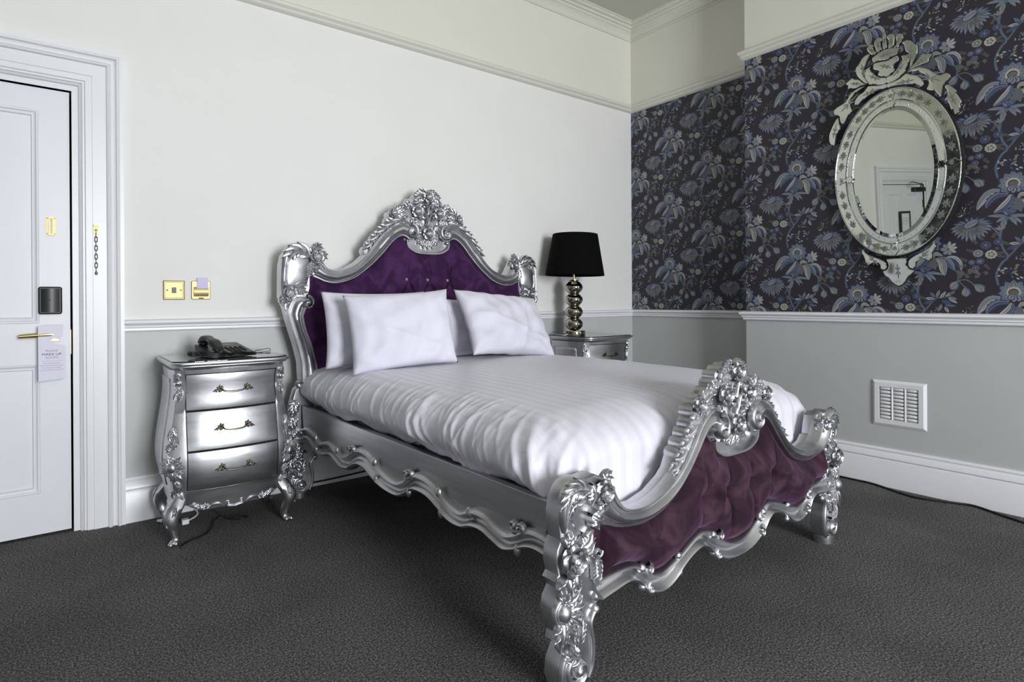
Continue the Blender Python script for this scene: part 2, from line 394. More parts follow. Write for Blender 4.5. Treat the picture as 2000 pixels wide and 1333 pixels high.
# electronic lock cover: rounded black box with a dished face
rr = lambda w_, h_, r, n=6: [(sx*(w_-r)+r*math.cos(a), sz*(h_-r)+r*math.sin(a)) for sx, sz, a0 in ((1, 1, 0), (-1, 1, 90), (-1, -1, 180), (1, -1, 270)) for a in np.radians(np.linspace(a0, a0+90, n))]
lk = MB(); prism(lk, [(-0.077+x, 1.124+z) for x, z in rr(0.0455, 0.0665, 0.010)], -0.001, 0.024, fy, 0.006)
lo = lk.obj('lock_cover', M['blackplastic'], door, label='black card lock cover')
lk = MB(); lk.grid(13, 9, lambda i, j: (-0.077-0.036+0.072*i/12, -0.0255-0.007*math.cos(math.pi*(i/12-0.5)), 1.124-0.057+0.114*j/8))
lk.obj('lock_face', M['blackplastic'], lo)
lk = MB(); ball(lk, (-0.079, -0.033, 1.126), 0.0025, 8); lk.obj('lock_screw', M['gap'], lo)
# slotted brass keeper for the chain
kp = MB()
for x0, x1, z0, z1 in ((-0.091, -0.083, 1.440, 1.530), (-0.063, -0.055, 1.440, 1.530)): kp.box(x0, x1, -0.003, 0.001, z0, z1)
for x0, x1, z0, z1 in ((-0.083, -0.0775, 1.440, 1.530), (-0.0685, -0.063, 1.440, 1.530), (-0.0775, -0.0685, 1.440, 1.450), (-0.0775, -0.0685, 1.520, 1.530)): kp.box(x0, x1, -0.010, -0.003, z0, z1)
for sx in (-0.087, -0.059):
    for sz in (1.447, 1.523): ball(kp, (sx, -0.003, sz), 0.0025, 8)
kp.obj('chain_keeper', M['satin_brass'], door, smooth=True, label='slotted brass plate for the door chain')
sp = MB(); sp.box(-0.002, 0.003, 0.004, 0.030, 0.86, 0.98); sp.obj('latch_plate', M['satin_brass'], door)
# parts on the hinge side, seen in the mirror
cl = MB(); prism(cl, [(-0.72+x, 2.085+z) for x, z in rr(0.12, 0.028, 0.01)], 0.0, 0.05, fy, 0.006); co = cl.obj('door_closer', M['darkplastic'], door)
ar = MB(); tube(ar, [(-0.70, -0.06, 2.10), (-0.46, -0.20, 2.125)], 0.008, 8); tube(ar, [(-0.46, -0.20, 2.125), (-0.60, -0.01, 2.185)], 0.007, 8)
ball(ar, (-0.46, -0.20, 2.125), 0.014, 10); ar.obj('closer_arm', M['darkplastic'], co)
for z in (0.25, 1.05, 1.86):
    hg = MB(); hg.box(-DW-0.008, -DW+0.016, -0.004, 0.01, z, z+0.10); tube(hg, [(-DW-0.002, -0.006, z), (-DW-0.002, -0.006, z+0.10)], 0.006, 8); hg.obj('hinge', M['antique'], door)

# ---- window in the front wall (behind the camera; it lights the room and shows in the silver)
win = bpy.data.objects.new('window_1', None); COL.objects.link(win); win.location = ((WX0+WX1)/2, YF-0.1, WZ0); win['kind'] = 'structure'; win.empty_display_size = 0.05
ww, wh = WX1-WX0, WZ1-WZ0
fm = MB()
for a, b in ((-ww/2, -ww/2+0.07), (ww/2-0.07, ww/2)): fm.box(a, b, -0.04, 0.04, 0, wh)
for a, b in ((0, 0.09), (wh-0.07, wh)): fm.box(-ww/2+0.07, ww/2-0.07, -0.04, 0.04, a, b)
fm.obj('window_frame', M['trim'], win, smooth=False)
for k in (0,): MB().box(-0.03, 0.03, -0.045, 0.045, 0.09, wh-0.07).obj('mullion', M['trim'], win, smooth=False)
for k in (-1, 1): MB().box(k*ww/4-ww/4+0.03, k*ww/4+ww/4-0.03, -0.03, 0.03, wh*0.52-0.025, wh*0.52+0.025).obj('meeting_rail', M['trim'], win, smooth=False)
MB().box(-ww/2-0.06, ww/2+0.06, 0.04, 0.20, -0.04, 0).obj('window_sill', M['trim'], win, smooth=False)

# ------------------------------------------------------------------ wallpaper print
PC = [simple('print_navy', lin(46, 53, 90), 0.55), simple('print_slate', lin(82, 93, 110), 0.55), simple('print_grey', lin(124, 128, 130), 0.55),
      simple('print_cream', lin(160, 159, 150), 0.55), simple('print_taupe', lin(92, 90, 89), 0.55), simple('print_ground', lin(37, 33, 40), 0.55)]
NAVY, SLATE, GREY, CREAM, TAUPE, GRND = range(6)
TILE = []
def poly(c, pts): TILE.append((c, [(float(a), float(b)) for a, b in pts]))
def petal(x, y, ang, ln, wd, c, n=7, bend=0.0, belly=0.5):
    """pointed leaf from (x,y) along ang (degrees)"""
    a = math.radians(ang); L_, R_ = [], []
    for i in range(n+1):
        t = i/n; w_ = wd*math.sin(math.pi*t**(math.log(0.5)/math.log(belly)))**0.85 if 0 < t < 1 else 0.0
        th = a+bend*t; px = x+ln*t*math.cos(a+bend*t*0.5); py = y+ln*t*math.sin(a+bend*t*0.5)
        L_.append((px-w_*math.sin(th), py+w_*math.cos(th))); R_.append((px+w_*math.sin(th), py-w_*math.cos(th)))
    poly(c, L_+R_[::-1][1:-1])
def leaf3(x, y, ang, ln, wd, cols, bend=0.0, belly=0.45):
    petal(x, y, ang, ln, wd, cols[0], 8, bend, belly)
    if len(cols) > 1: petal(x+0.06*ln*math.cos(math.radians(ang)), y+0.06*ln*math.sin(math.radians(ang)), ang, ln*0.86, wd*0.72, cols[1], 7, bend*0.9, belly)
    if len(cols) > 2: petal(x+0.12*ln*math.cos(math.radians(ang)), y+0.12*ln*math.sin(math.radians(ang)), ang, ln*0.62, wd*0.26, cols[2], 5, bend*0.7, belly)
def frond(pts, wd, cols, teeth=7):
    """broad drooping leaf along a curve with a toothed edge, ribbed in stripes"""
    S = cr(pts, 15); T = np.gradient(S, axis=0); T /= np.linalg.norm(T, axis=1)[:, None]; N_ = np.c_[-T[:, 1], T[:, 0]]
    for k, (c, a, b) in enumerate(cols):
        A, B = [], []
        for i in range(15):
            t = i/14; w_ = wd*max(0.0, math.sin(math.pi*min(1, t*0.93+0.07)))**0.7*(1+0.16*(1 if i % 2 else -1)*(1 if abs(a) == 1 or abs(b) == 1 else 0))
            A.append(S[i]+N_[i]*w_*a); B.append(S[i]+N_[i]*w_*b)
        poly(c, A+B[::-1])
def stem(pts, wd, c):
    S = cr(pts, 14); T = np.gradient(S, axis=0); T /= np.linalg.norm(T, axis=1)[:, None]; N_ = np.c_[-T[:, 1], T[:, 0]]
    poly(c, list(S+N_*wd/2)+list((S-N_*wd/2)[::-1]))
def disc(x, y, r, c, n=10, sq=1.0, wav=0.0): poly(c, [(x+r*(1+wav*(i % 2))*math.cos(2*math.pi*i/n), y+sq*r*(1+wav*(i % 2))*math.sin(2*math.pi*i/n)) for i in range(n)])
RT = random.Random(7)
# stems
stem([(-0.062, 0.038), (-0.070, 0.096), (-0.046, 0.156), (-0.020, 0.184), (-0.040, 0.223), (-0.053, 0.276), (-0.054, 0.296)], 0.011, SLATE)
stem([(-0.020, 0.184), (0.006, 0.218), (0.037, 0.255), (0.092, 0.263), (0.122, 0.299), (0.138, 0.348)], 0.008, SLATE)
stem([(-0.032, -0.191), (-0.048, -0.232), (-0.054, -0.268)], 0.013, SLATE)
stem([(-0.117, -0.205), (-0.075, -0.233), (-0.054, -0.273)], 0.009, SLATE)
stem([(0.119, -0.146), (0.134, -0.176), (0.138, -0.216)], 0.008, SLATE)
stem([(0.140, -0.216), (0.165, -0.210), (0.190, -0.222), (0.205, -0.240)], 0.003, GREY); stem([(0.140, -0.216), (0.152, -0.232), (0.166, -0.250)], 0.003, GREY)
# drooping fronds left and right of the big flower
st = lambda a, b, c: [(NAVY, -1, 1), (a, -0.86, -0.05), (b, 0.05, 0.86), (c, -0.45, -0.32), (c, 0.32, 0.45)]
frond([(-0.020, -0.050), (-0.085, -0.036), (-0.128, -0.075), (-0.152, -0.122)], 0.024, st(GREY, CREAM, SLATE))
frond([(-0.020, -0.055), (-0.065, -0.055), (-0.100, -0.085), (-0.112, -0.118)], 0.020, st(SLATE, NAVY, GREY))
frond([(0.085, -0.086), (0.120, -0.095), (0.142, -0.125), (0.150, -0.162)], 0.021, st(NAVY, CREAM, SLATE))
frond([(0.055, -0.086), (0.085, -0.100), (0.108, -0.132), (0.122, -0.160)], 0.019, st(SLATE, GREY, NAVY))
for a, l_ in ((232, 0.075), (262, 0.085), (285, 0.08), (305, 0.075)): leaf3(0.012, -0.075, a, l_, 0.017, (SLATE, TAUPE))
frond([(0.040, -0.086), (0.064, -0.112), (0.070, -0.150), (0.076, -0.186)], 0.023, st(CREAM, GREY, TAUPE))
frond([(-0.006, -0.056), (-0.016, -0.090), (-0.042, -0.120), (-0.080, -0.146)], 0.023, st(CREAM, SLATE, NAVY))
# bird-like curl
frond([(0.020, -0.078), (0.034, -0.060), (0.050, -0.066), (0.068, -0.074)], 0.011, [(GRND, -1.2, 1.2), (CREAM, -0.9, 0.9), (GRND, -0.45, -0.25), (GRND, 0.2, 0.4)])
# big flower
for k in range(9):
    a = 90+(k-4)*32
    petal(0.058*0.32*math.cos(math.radians(a)), 0.058*0.32*math.sin(math.radians(a)), a, 0.052, 0.0155, NAVY, belly=0.55)
for k in range(9):
    a = 90+(k-4)*32; leaf3(0.016*math.cos(math.radians(a)), 0.016*math.sin(math.radians(a)), a, 0.045, 0.0135, (GREY, SLATE, GREY), belly=0.55)
disc(0, 0, 0.0285, CREAM, 40, 0.95, 0.12); disc(0, -0.001, 0.0215, GRND, 24, 0.9); disc(0.001, -0.003, 0.0195, TAUPE, 16, 0.85)
for a, l_ in ((-60, 0.048), (-95, 0.046), (-128, 0.040)): leaf3(0.004, -0.008, a, l_, 0.016, (NAVY, GREY, SLATE), belly=0.6)
# side star flower
for a, l_, c in ((80, 0.050, CREAM), (42, 0.052, CREAM), (12, 0.048, CREAM), (-28, 0.046, CREAM), (-75, 0.038, GREY), (-125, 0.040, GREY), (178, 0.042, GREY), (128, 0.040, GREY)):
    petal(0.093, -0.039, a, l_, 0.0105 if c == CREAM else 0.0135, NAVY, belly=0.6); petal(0.093, -0.039, a, l_*0.9, 0.008 if c == CREAM else 0.0105, c, belly=0.6)
disc(0.093, -0.039, 0.007, SLATE, 10)
# calyx
for a in (50, 75, 100, 125): leaf3(-0.020, -0.165, a, 0.042, 0.011, (NAVY, SLATE, GREY))
for a, l_, bd in ((165, 0.095, 0.3), (195, 0.060, 0.5), (10, 0.100, -0.7), (-15, 0.075, -0.9), (-40, 0.065, -0.6)): leaf3(-0.020, -0.170, a, l_, 0.010, (NAVY, GREY, SLATE), bd)
disc(-0.024, -0.178, 0.010, SLATE, 10); leaf3(-0.030, -0.182, -112, 0.052, 0.014, (SLATE, GREY, TAUPE))
for a in (40, 70, 110, 145): leaf3(-0.052, -0.238, a, 0.030, 0.005, (TAUPE, GREY))
# fan palm flower
FC = (-0.177, -0.192)
for k, a in enumerate(np.linspace(-168, -14, 13)):
    ln = 0.104-0.022*abs(math.cos(math.radians(a)))+0.004*(k % 2)
    leaf3(FC[0]+0.030*math.cos(math.radians(a)), FC[1]+0.016*math.sin(math.radians(a)), a, ln*0.86, 0.0105, (NAVY, GREY, SLATE), 0.18*(1 if a < -90 else -1))
for k, a in enumerate(np.linspace(-160, -25, 10)): petal(FC[0]+0.03*math.cos(math.radians(a)), FC[1]+0.016*math.sin(math.radians(a)), a, 0.06, 0.005, TAUPE)
for a, l_ in ((176, 0.062), (-4, 0.075), (8, 0.066), (160, 0.04), (25, 0.05), (50, 0.03), (120, 0.03), (85, 0.026)): leaf3(FC[0]+0.022*math.cos(math.radians(a)), FC[1]+0.012*math.sin(math.radians(a)), a, l_, 0.009, (NAVY, SLATE, GREY))
poly(NAVY, [(FC[0]+0.0385*math.cos(t)*math.cos(0.5)-0.0205*math.sin(t)*math.sin(0.5), FC[1]+0.0385*math.cos(t)*math.sin(0.5)+0.0205*math.sin(t)*math.cos(0.5)) for t in np.linspace(0, 2*math.pi, 18, endpoint=False)])
poly(GREY, [(FC[0]+0.034*math.cos(t)*math.cos(0.5)-0.0165*math.sin(t)*math.sin(0.5), FC[1]+0.034*math.cos(t)*math.sin(0.5)+0.0165*math.sin(t)*math.cos(0.5)) for t in np.linspace(0, 2*math.pi, 18, endpoint=False)])
for k in range(7): petal(FC[0]-0.022+0.0065*k, FC[1]-0.018+0.0035*k, 75-6*k, 0.024, 0.0017, SLATE, 3)
# small round flowers
for x, y, r, c, d in ((-0.114, 0.252, 0.020, NAVY, SLATE), (-0.061, 0.267, 0.017, NAVY, SLATE), (-0.147, 0.211, 0.020, GREY, TAUPE), (-0.091, 0.202, 0.023, CREAM, TAUPE),
                      (-0.175, 0.164, 0.013, SLATE, TAUPE), (-0.139, 0.168, 0.017, NAVY, GREY), (-0.158, 0.133, 0.015, SLATE, NAVY), (-0.156, 0.112, 0.008, GREY, SLATE), (-0.066, 0.232, 0.008, NAVY, SLATE)):
    disc(x, y, r*1.05, SLATE if c == NAVY else c, 20, 0.9, 0.12); disc(x, y, r*0.93, c, 10, 0.9, 0.08)
    for k in range(5): disc(x+0.48*r*math.cos(1.257*k), y+0.44*r*math.sin(1.257*k), r*0.23, d, 6)
    disc(x, y, r*0.17, CREAM, 6)
def sprig(x, y, ang, n, l_, c):
    for k in range(n):
        t = k/n; px = x+l_*t*math.cos(math.radians(ang)); py = y+l_*t*math.sin(math.radians(ang))
        for s in (-1, 1): petal(px, py, ang+s*42, 0.0125*(1-0.35*t), 0.0030, c, 3)
for x, y, a in ((-0.165, 0.222, 160), (-0.195, 0.172, 150), (-0.198, 0.150, 190), (-0.120, 0.150, -50), (-0.128, 0.280, 110), (-0.150, 0.262, 130), (-0.066, 0.196, -20), (-0.068, 0.206, 5), (-0.045, 0.262, -20), (-0.172, 0.118, 220), (-0.085, 0.290, 60)):
    sprig(x, y, a, 4, 0.036, TAUPE)
# branch foliage
for x, y, a, l_, c in ((0.030, 0.250, 175, 0.052, CREAM), (0.034, 0.254, 130, 0.048, SLATE), (0.036, 0.256, 70, 0.050, GREY), (0.052, 0.250, 55, 0.055, CREAM), (0.075, 0.262, 30, 0.058, CREAM), (0.030, 0.244, 200, 0.060, NAVY),
                      (0.085, 0.258, -12, 0.052, GREY), (0.090, 0.256, -35, 0.058, CREAM), (0.060, 0.240, -20, 0.048, NAVY), (0.072, 0.215, -5, 0.060, SLATE), (0.074, 0.208, -60, 0.044, CREAM), (0.062, 0.222, -110, 0.048, GREY), (0.100, 0.272, 45, 0.035, TAUPE)):
    leaf3(x, y, a, l_, 0.0105, (NAVY if c != NAVY else SLATE, c, TAUPE if c != NAVY else SLATE))
for k in range(14): disc(0.030+RT.uniform(-0.02, 0.035), 0.190+RT.uniform(-0.025, 0.012), RT.uniform(0.003, 0.006), RT.choice((GREY, TAUPE)), 6)
# twig with buds over the flower
for k in range(26):
    x = -0.070+0.150*(k/26)+RT.uniform(-0.006, 0.006); y = 0.105+RT.uniform(-0.030, 0.034)-0.15*max(0, x-0.03)
    leaf3(x, y, RT.uniform(-60, 100), RT.uniform(0.016, 0.028), 0.0052, RT.choice(((NAVY, CREAM), (NAVY, SLATE), (SLATE, CREAM), (NAVY,), (CREAM, TAUPE))))
# bell flowers
for x, y, a, l_ in ((0.136, -0.214, -122, 0.060), (0.168, -0.250, -84, 0.056), (0.206, -0.238, -38, 0.062)):
    leaf3(x, y, a+24, l_*0.95, 0.012, (NAVY, SLATE)); leaf3(x, y, a, l_, 0.021, (SLATE, GREY, TAUPE), belly=0.6); leaf3(x, y, a-14, l_*0.9, 0.013, (TAUPE, GREY), belly=0.6)
    disc(x, y, 0.006, SLATE, 8)
for k in range(13):
    x = 0.112+RT.uniform(0, 0.150); y = -0.180+RT.uniform(-0.022, 0.022)-0.08*max(0, x-0.2)
    for a in (20, 75, 130, 185, 255, 320): petal(x, y, a+RT.uniform(-15, 15), 0.0135, 0.0032, TAUPE, 3)
# feathery spray above the fan
for k in range(30):
    t = RT.random(); x = -0.235+0.065*t+RT.uniform(-0.014, 0.014); y = -0.150+0.055*t+RT.uniform(-0.018, 0.020)
    petal(x, y, 55+RT.uniform(-50, 50), 0.013, 0.0026, RT.choice((TAUPE, TAUPE, CREAM)), 3)

def clip(pts, u0, u1, v0, v1):
    def half(P, ax, val, keep_gt):
        out = []
        for i in range(len(P)):
            a, b = P[i-1], P[i]; ia = (a[ax] >= val) == keep_gt; ib = (b[ax] >= val) == keep_gt
            if ia != ib:
                t = (val-a[ax])/(b[ax]-a[ax]); q = (a[0]+t*(b[0]-a[0]), a[1]+t*(b[1]-a[1])); out.append(q)
            if ib: out.append(b)
        return out
    for ax, val, g in ((0, u0, True), (0, u1, False), (1, v0, True), (1, v1, False)):
        pts = half(pts, ax, val, g)
        if len(pts) < 3: return []
    return pts
UR, VR = 0.373, 0.564
def print_wall(parent, u0, u1, uref, fr):
    """flat printed motifs, repeated every UR across with a half drop of VR/2"""
    mb = MB(); v0, v1 = 1.01, ZP+0.012
    k0 = int(math.floor((u0-uref)/UR))-1; k1 = int(math.ceil((u1-uref)/UR))+1
    for k in range(k0, k1+1):
        cu = uref+k*UR
        for j in range(-2, 5):
            cv = 1.431+j*VR+(VR/2 if k % 2 else 0)
            for li, (c, pts) in enumerate(TILE):
                P = [(cu+a, cv+b) for a, b in pts]
                xs = [p[0] for p in P]; ys = [p[1] for p in P]
                if max(xs) <= u0 or min(xs) >= u1 or max(ys) <= v0 or min(ys) >= v1: continue
                if min(xs) < u0 or max(xs) > u1 or min(ys) < v0 or max(ys) > v1:
                    P = clip(P, u0, u1, v0, v1)
                    if len(P) < 3: continue
                hh = 0.00025+li*0.0000035
                mb.add([fr(a, b, hh) for a, b in P], [tuple(range(len(P)))], c)
    o = mb.obj('printed_flowers', PC, parent, smooth=False, kind='stuff')
    o['label'] = 'blue and grey flowers printed on the dark wallpaper'
    return o
print_wall(wall_chimney, -CH1, -CH0, -1.914, lambda a, b, h: (XC-h, -a, b))
print_wall(wall_right, -YB, -CH1, -3.148, lambda a, b, h: (XR-h, -a, b))
print_wall(wall_right, -CH0, 1.4, -0.0, lambda a, b, h: (XR-h, -a, b))
print_wall(wall_left, -0.6, YB, 3.2, lambda a, b, h: (XL+h, a, b))
# ------------------------------------------------------------------ carving library: pieces lie on a panel through fr(u, v, h)
def leaf(sp, w, h, fr, lobes=3, curl=0.0, n=14, base=0.0, tipw=0.05):
    """acanthus leaf: a low sheet along the spine sp with a long central finger and pairs of curled side fingers"""
    S = cr(sp, 41); T = np.gradient(S, axis=0); T /= np.maximum(np.linalg.norm(T, axis=1), 1e-9)[:, None]; Nn = np.c_[-T[:, 1], T[:, 0]]
    L_ = float(np.sum(np.linalg.norm(np.diff(S, axis=0), axis=1))); mb = MB()
    env = lambda t: max(0.0, math.sin(math.pi*min(1.0, 0.18+0.82*t)))**0.7
    q = [-1.0, -0.6, 0.0, 0.6, 1.0]; hq = [-0.15, 0.34, 0.42, 0.34, -0.15]
    mb.grid(5, 10, lambda i, j: (lambda k: fr(*(S[k]+Nn[k]*w*0.78*env(j/9)*q[i]), base+h*hq[i]+curl*(j/9)**2*0.8))(int(round(40*j/9))))
    def finger(P, r0, hh, lift):
        F = cr(P, 9); Tf = np.gradient(F, axis=0); Tf /= np.maximum(np.linalg.norm(Tf, axis=1), 1e-9)[:, None]; Nf = np.c_[-Tf[:, 1], Tf[:, 0]]
        def f(i, j):
            t = j/8; r = r0*(0.55+0.75*math.sin(math.pi*min(1, 0.1+0.75*t)))*(1-t**3.2); a_ = math.pi*i/6
            groove = 0.80 if i == 3 else 1.0
            return fr(*(F[j]+Nf[j]*r*math.cos(a_)), base+(hh*(0.55+0.45*math.sin(math.pi*min(1, t+0.15)))*math.sin(a_)**0.7*groove if 0 < i < 6 else -0.001)+lift*t*t)
        mb.grid(7, 9, f)
    k = max(2, int(lobes))
    for m in range(k):
        t0 = 0.04+0.62*m/k; t1 = min(0.98, t0+0.36); i0, i1, im = int(40*t0), int(40*t1), int(40*(0.45*t0+0.55*t1))
        for sg in (-1, 1):
            e = w*(0.72+0.55*env(t1)); P0 = S[i0]+Nn[i0]*sg*w*0.10; P1 = S[im]+Nn[im]*sg*e*0.62; P2 = S[i1]+Nn[i1]*sg*e*1.02-T[i1]*w*0.10
            finger([P0, P1, P2], w*0.34, h*0.86, curl*t1*0.6+h*0.10)
    finger([S[0], S[20], S[40]+T[40]*w*0.10], w*0.36, h*1.05, curl*0.8+h*0.06)
    return mb
def volute(c, r, fr, a0=0.0, turns=1.4, sgn=1, w=0.010, h=0.014, base=0.0, eye=True, n=34, tail=None):
    """scroll: rounded ribbon that winds into an eye; tail = extra points leading in"""
    pts = []
    for i in range(n):
        t = i/(n-1); a = a0+sgn*2*math.pi*turns*t; rr_ = r*(1-0.80*t); pts.append((c[0]+rr_*math.cos(a), c[1]+rr_*math.sin(a)))
    if tail: pts = [tuple(p) for p in cr(list(tail)+[pts[0]], 10)[:-1]]+pts
    S = np.array(pts); T = np.gradient(S, axis=0); T /= np.maximum(np.linalg.norm(T, axis=1), 1e-9)[:, None]; Nn = np.c_[-T[:, 1], T[:, 0]]; k = len(S)
    q = np.linspace(0, math.pi, 7); mb = MB()
    mb.grid(7, k, lambda i, j: fr(*(S[j]+Nn[j]*w*(1-0.45*j/(k-1))*math.cos(q[i])), base+h*(1+0.5*j/(k-1))*math.sin(q[i])))
    if eye:
        e = r*0.46; mb.grid(10, 5, lambda i, j: fr(c[0]+e*math.cos(2*math.pi*i/10)*math.cos(math.pi/2*j/4), c[1]+e*math.sin(2*math.pi*i/10)*math.cos(math.pi/2*j/4), base+h*0.3+1.0*e*math.sin(math.pi/2*j/4)), cu=True)
    return mb
def rib(sp, w, h, fr, n=20, base=0.0, taper=0.5):
    """raised half-round bead along a curve"""
    S = cr(sp, n); T = np.gradient(S, axis=0); T /= np.maximum(np.linalg.norm(T, axis=1), 1e-9)[:, None]; Nn = np.c_[-T[:, 1], T[:, 0]]
    q = np.linspace(0, math.pi, 7); mb = MB()
    e = lambda j: (1-taper)+taper*max(0.0, math.sin(math.pi*j/(n-1)))**0.6
    mb.grid(7, n, lambda i, j: fr(*(S[j]+Nn[j]*w*e(j)*math.cos(q[i])), base+h*e(j)*math.sin(q[i]))); return mb
def rose(c, r, fr, h=0.03, base=0.0, rot=0.0, petals=5):
    mb = MB()
    def ring(r0, r1, h0, h1, k, off, ruffle):
        for m in range(k):
            a0 = off+2*math.pi*m/k; sp = 2*math.pi/k*0.62
            def pt(i, j):
                a = a0+sp*(i/6-0.5)*2*(0.55+0.45*math.sin(math.pi*min(1, 0.2+0.8*j/4))); t = j/4
                rad = r0+(r1-r0)*t*(1-0.22*((i/6-0.5)*2)**2)*(1.0-0.06*(i in (3,)))
                hh = h0+(h1-h0)*math.sin(t*math.pi*0.62)+ruffle*math.sin(i*2.1)*t-0.30*(h1-h0)*max(0, t-0.75)*4
                return fr(c[0]+rad*math.cos(a), c[1]+rad*math.sin(a), base+hh)
            mb.grid(7, 5, pt)
    ring(r*0.30, r*1.02, h*0.15, h*0.62, petals, rot, 0.0016)
    ring(r*0.16, r*0.66, h*0.35, h*0.92, petals, rot+math.pi/petals, 0.001)
    e = r*0.26; mb.grid(10, 5, lambda i, j: fr(c[0]+e*math.cos(2*math.pi*i/10)*math.cos(math.pi/2*j/4), c[1]+e*math.sin(2*math.pi*i/10)*math.cos(math.pi/2*j/4), base+h*0.6+e*0.9*math.sin(math.pi/2*j/4)), cu=True)
    mb.grid(14, 3, lambda i, j: fr(c[0]+r*0.8*math.cos(2*math.pi*i/14)*(1-j*0.45), c[1]+r*0.8*math.sin(2*math.pi*i/14)*(1-j*0.45), base+h*0.22*j), cu=True)
    return mb
def bead(c, r, fr, base=0.0, s=1.0):
    mb = MB(); mb.grid(12, 6, lambda i, j: fr(c[0]+r*math.cos(2*math.pi*i/12)*math.cos(math.pi/2*j/5), c[1]+s*r*math.sin(2*math.pi*i/12)*math.cos(math.pi/2*j/5), base+r*0.95*math.sin(math.pi/2*j/5)), cu=True); return mb
def loft(A, B, prof, fr, per=5):
    """moulding between two paired curves; prof = [(s, h)] with s from curve A (0) to curve B (1)"""
    a, b = cr_pairs(A, B, per); n = len(a); k = len(prof); mb = MB()
    mb.grid(k, n, lambda i, j: fr(*(a[j]+(b[j]-a[j])*prof[i][0]), prof[i][1]))
    for j in (0, n-1): mb.add([fr(*(a[j]+(b[j]-a[j])*s), h) for s, h in prof], [tuple(range(k))])
    return mb
def mir(P): return [(-a, b) for a, b in P]
def both(P): return list(P)+[(-a, b) for a, b in reversed(P) if abs(a) > 1e-6]

def scallop(P, k, r):
    """carved edge: k rounded bumps along a curve, pushed outwards (to the left of travel)"""
    S = cr(P, k*7+1); T = np.gradient(S, axis=0); T /= np.linalg.norm(T, axis=1)[:, None]; Nn = np.c_[-T[:, 1], T[:, 0]]
    return [tuple(S[i]+Nn[i]*r*(abs(math.sin(math.pi*i/7))**0.7 if i < k*7 else 0)) for i in range(k*7+1)]
SV = M['silver']
FRAME = [(0, -0.02), (0, 0.028), (0.025, 0.036), (0.075, 0.038), (0.105, 0.033), (0.115, 0.018), (0.135, 0.018), (0.145, 0.027), (0.19, 0.029), (0.215, 0.024), (0.24, 0.026), (0.34, 0.043), (0.46, 0.051), (0.58, 0.049), (0.70, 0.037), (0.765, 0.024), (0.785, 0.012), (0.805, 0.012), (0.815, 0.029), (0.86, 0.036), (0.93, 0.035), (0.98, 0.027), (1.0, 0.014), (1.0, -0.02)]

# ------------------------------------------------------------------ the bed
BED = thing('carved_bed', 'ornate silver carved double bed with aubergine velvet headboard and footboard', 'bed', (1.972, 1.215, 0), 0.019)
HY = 2.185                       # local y of the headboard's front plane
frH = lambda u, v, h: (u, HY-h, v)
frF = lambda u, v, h: (u, -h, v)

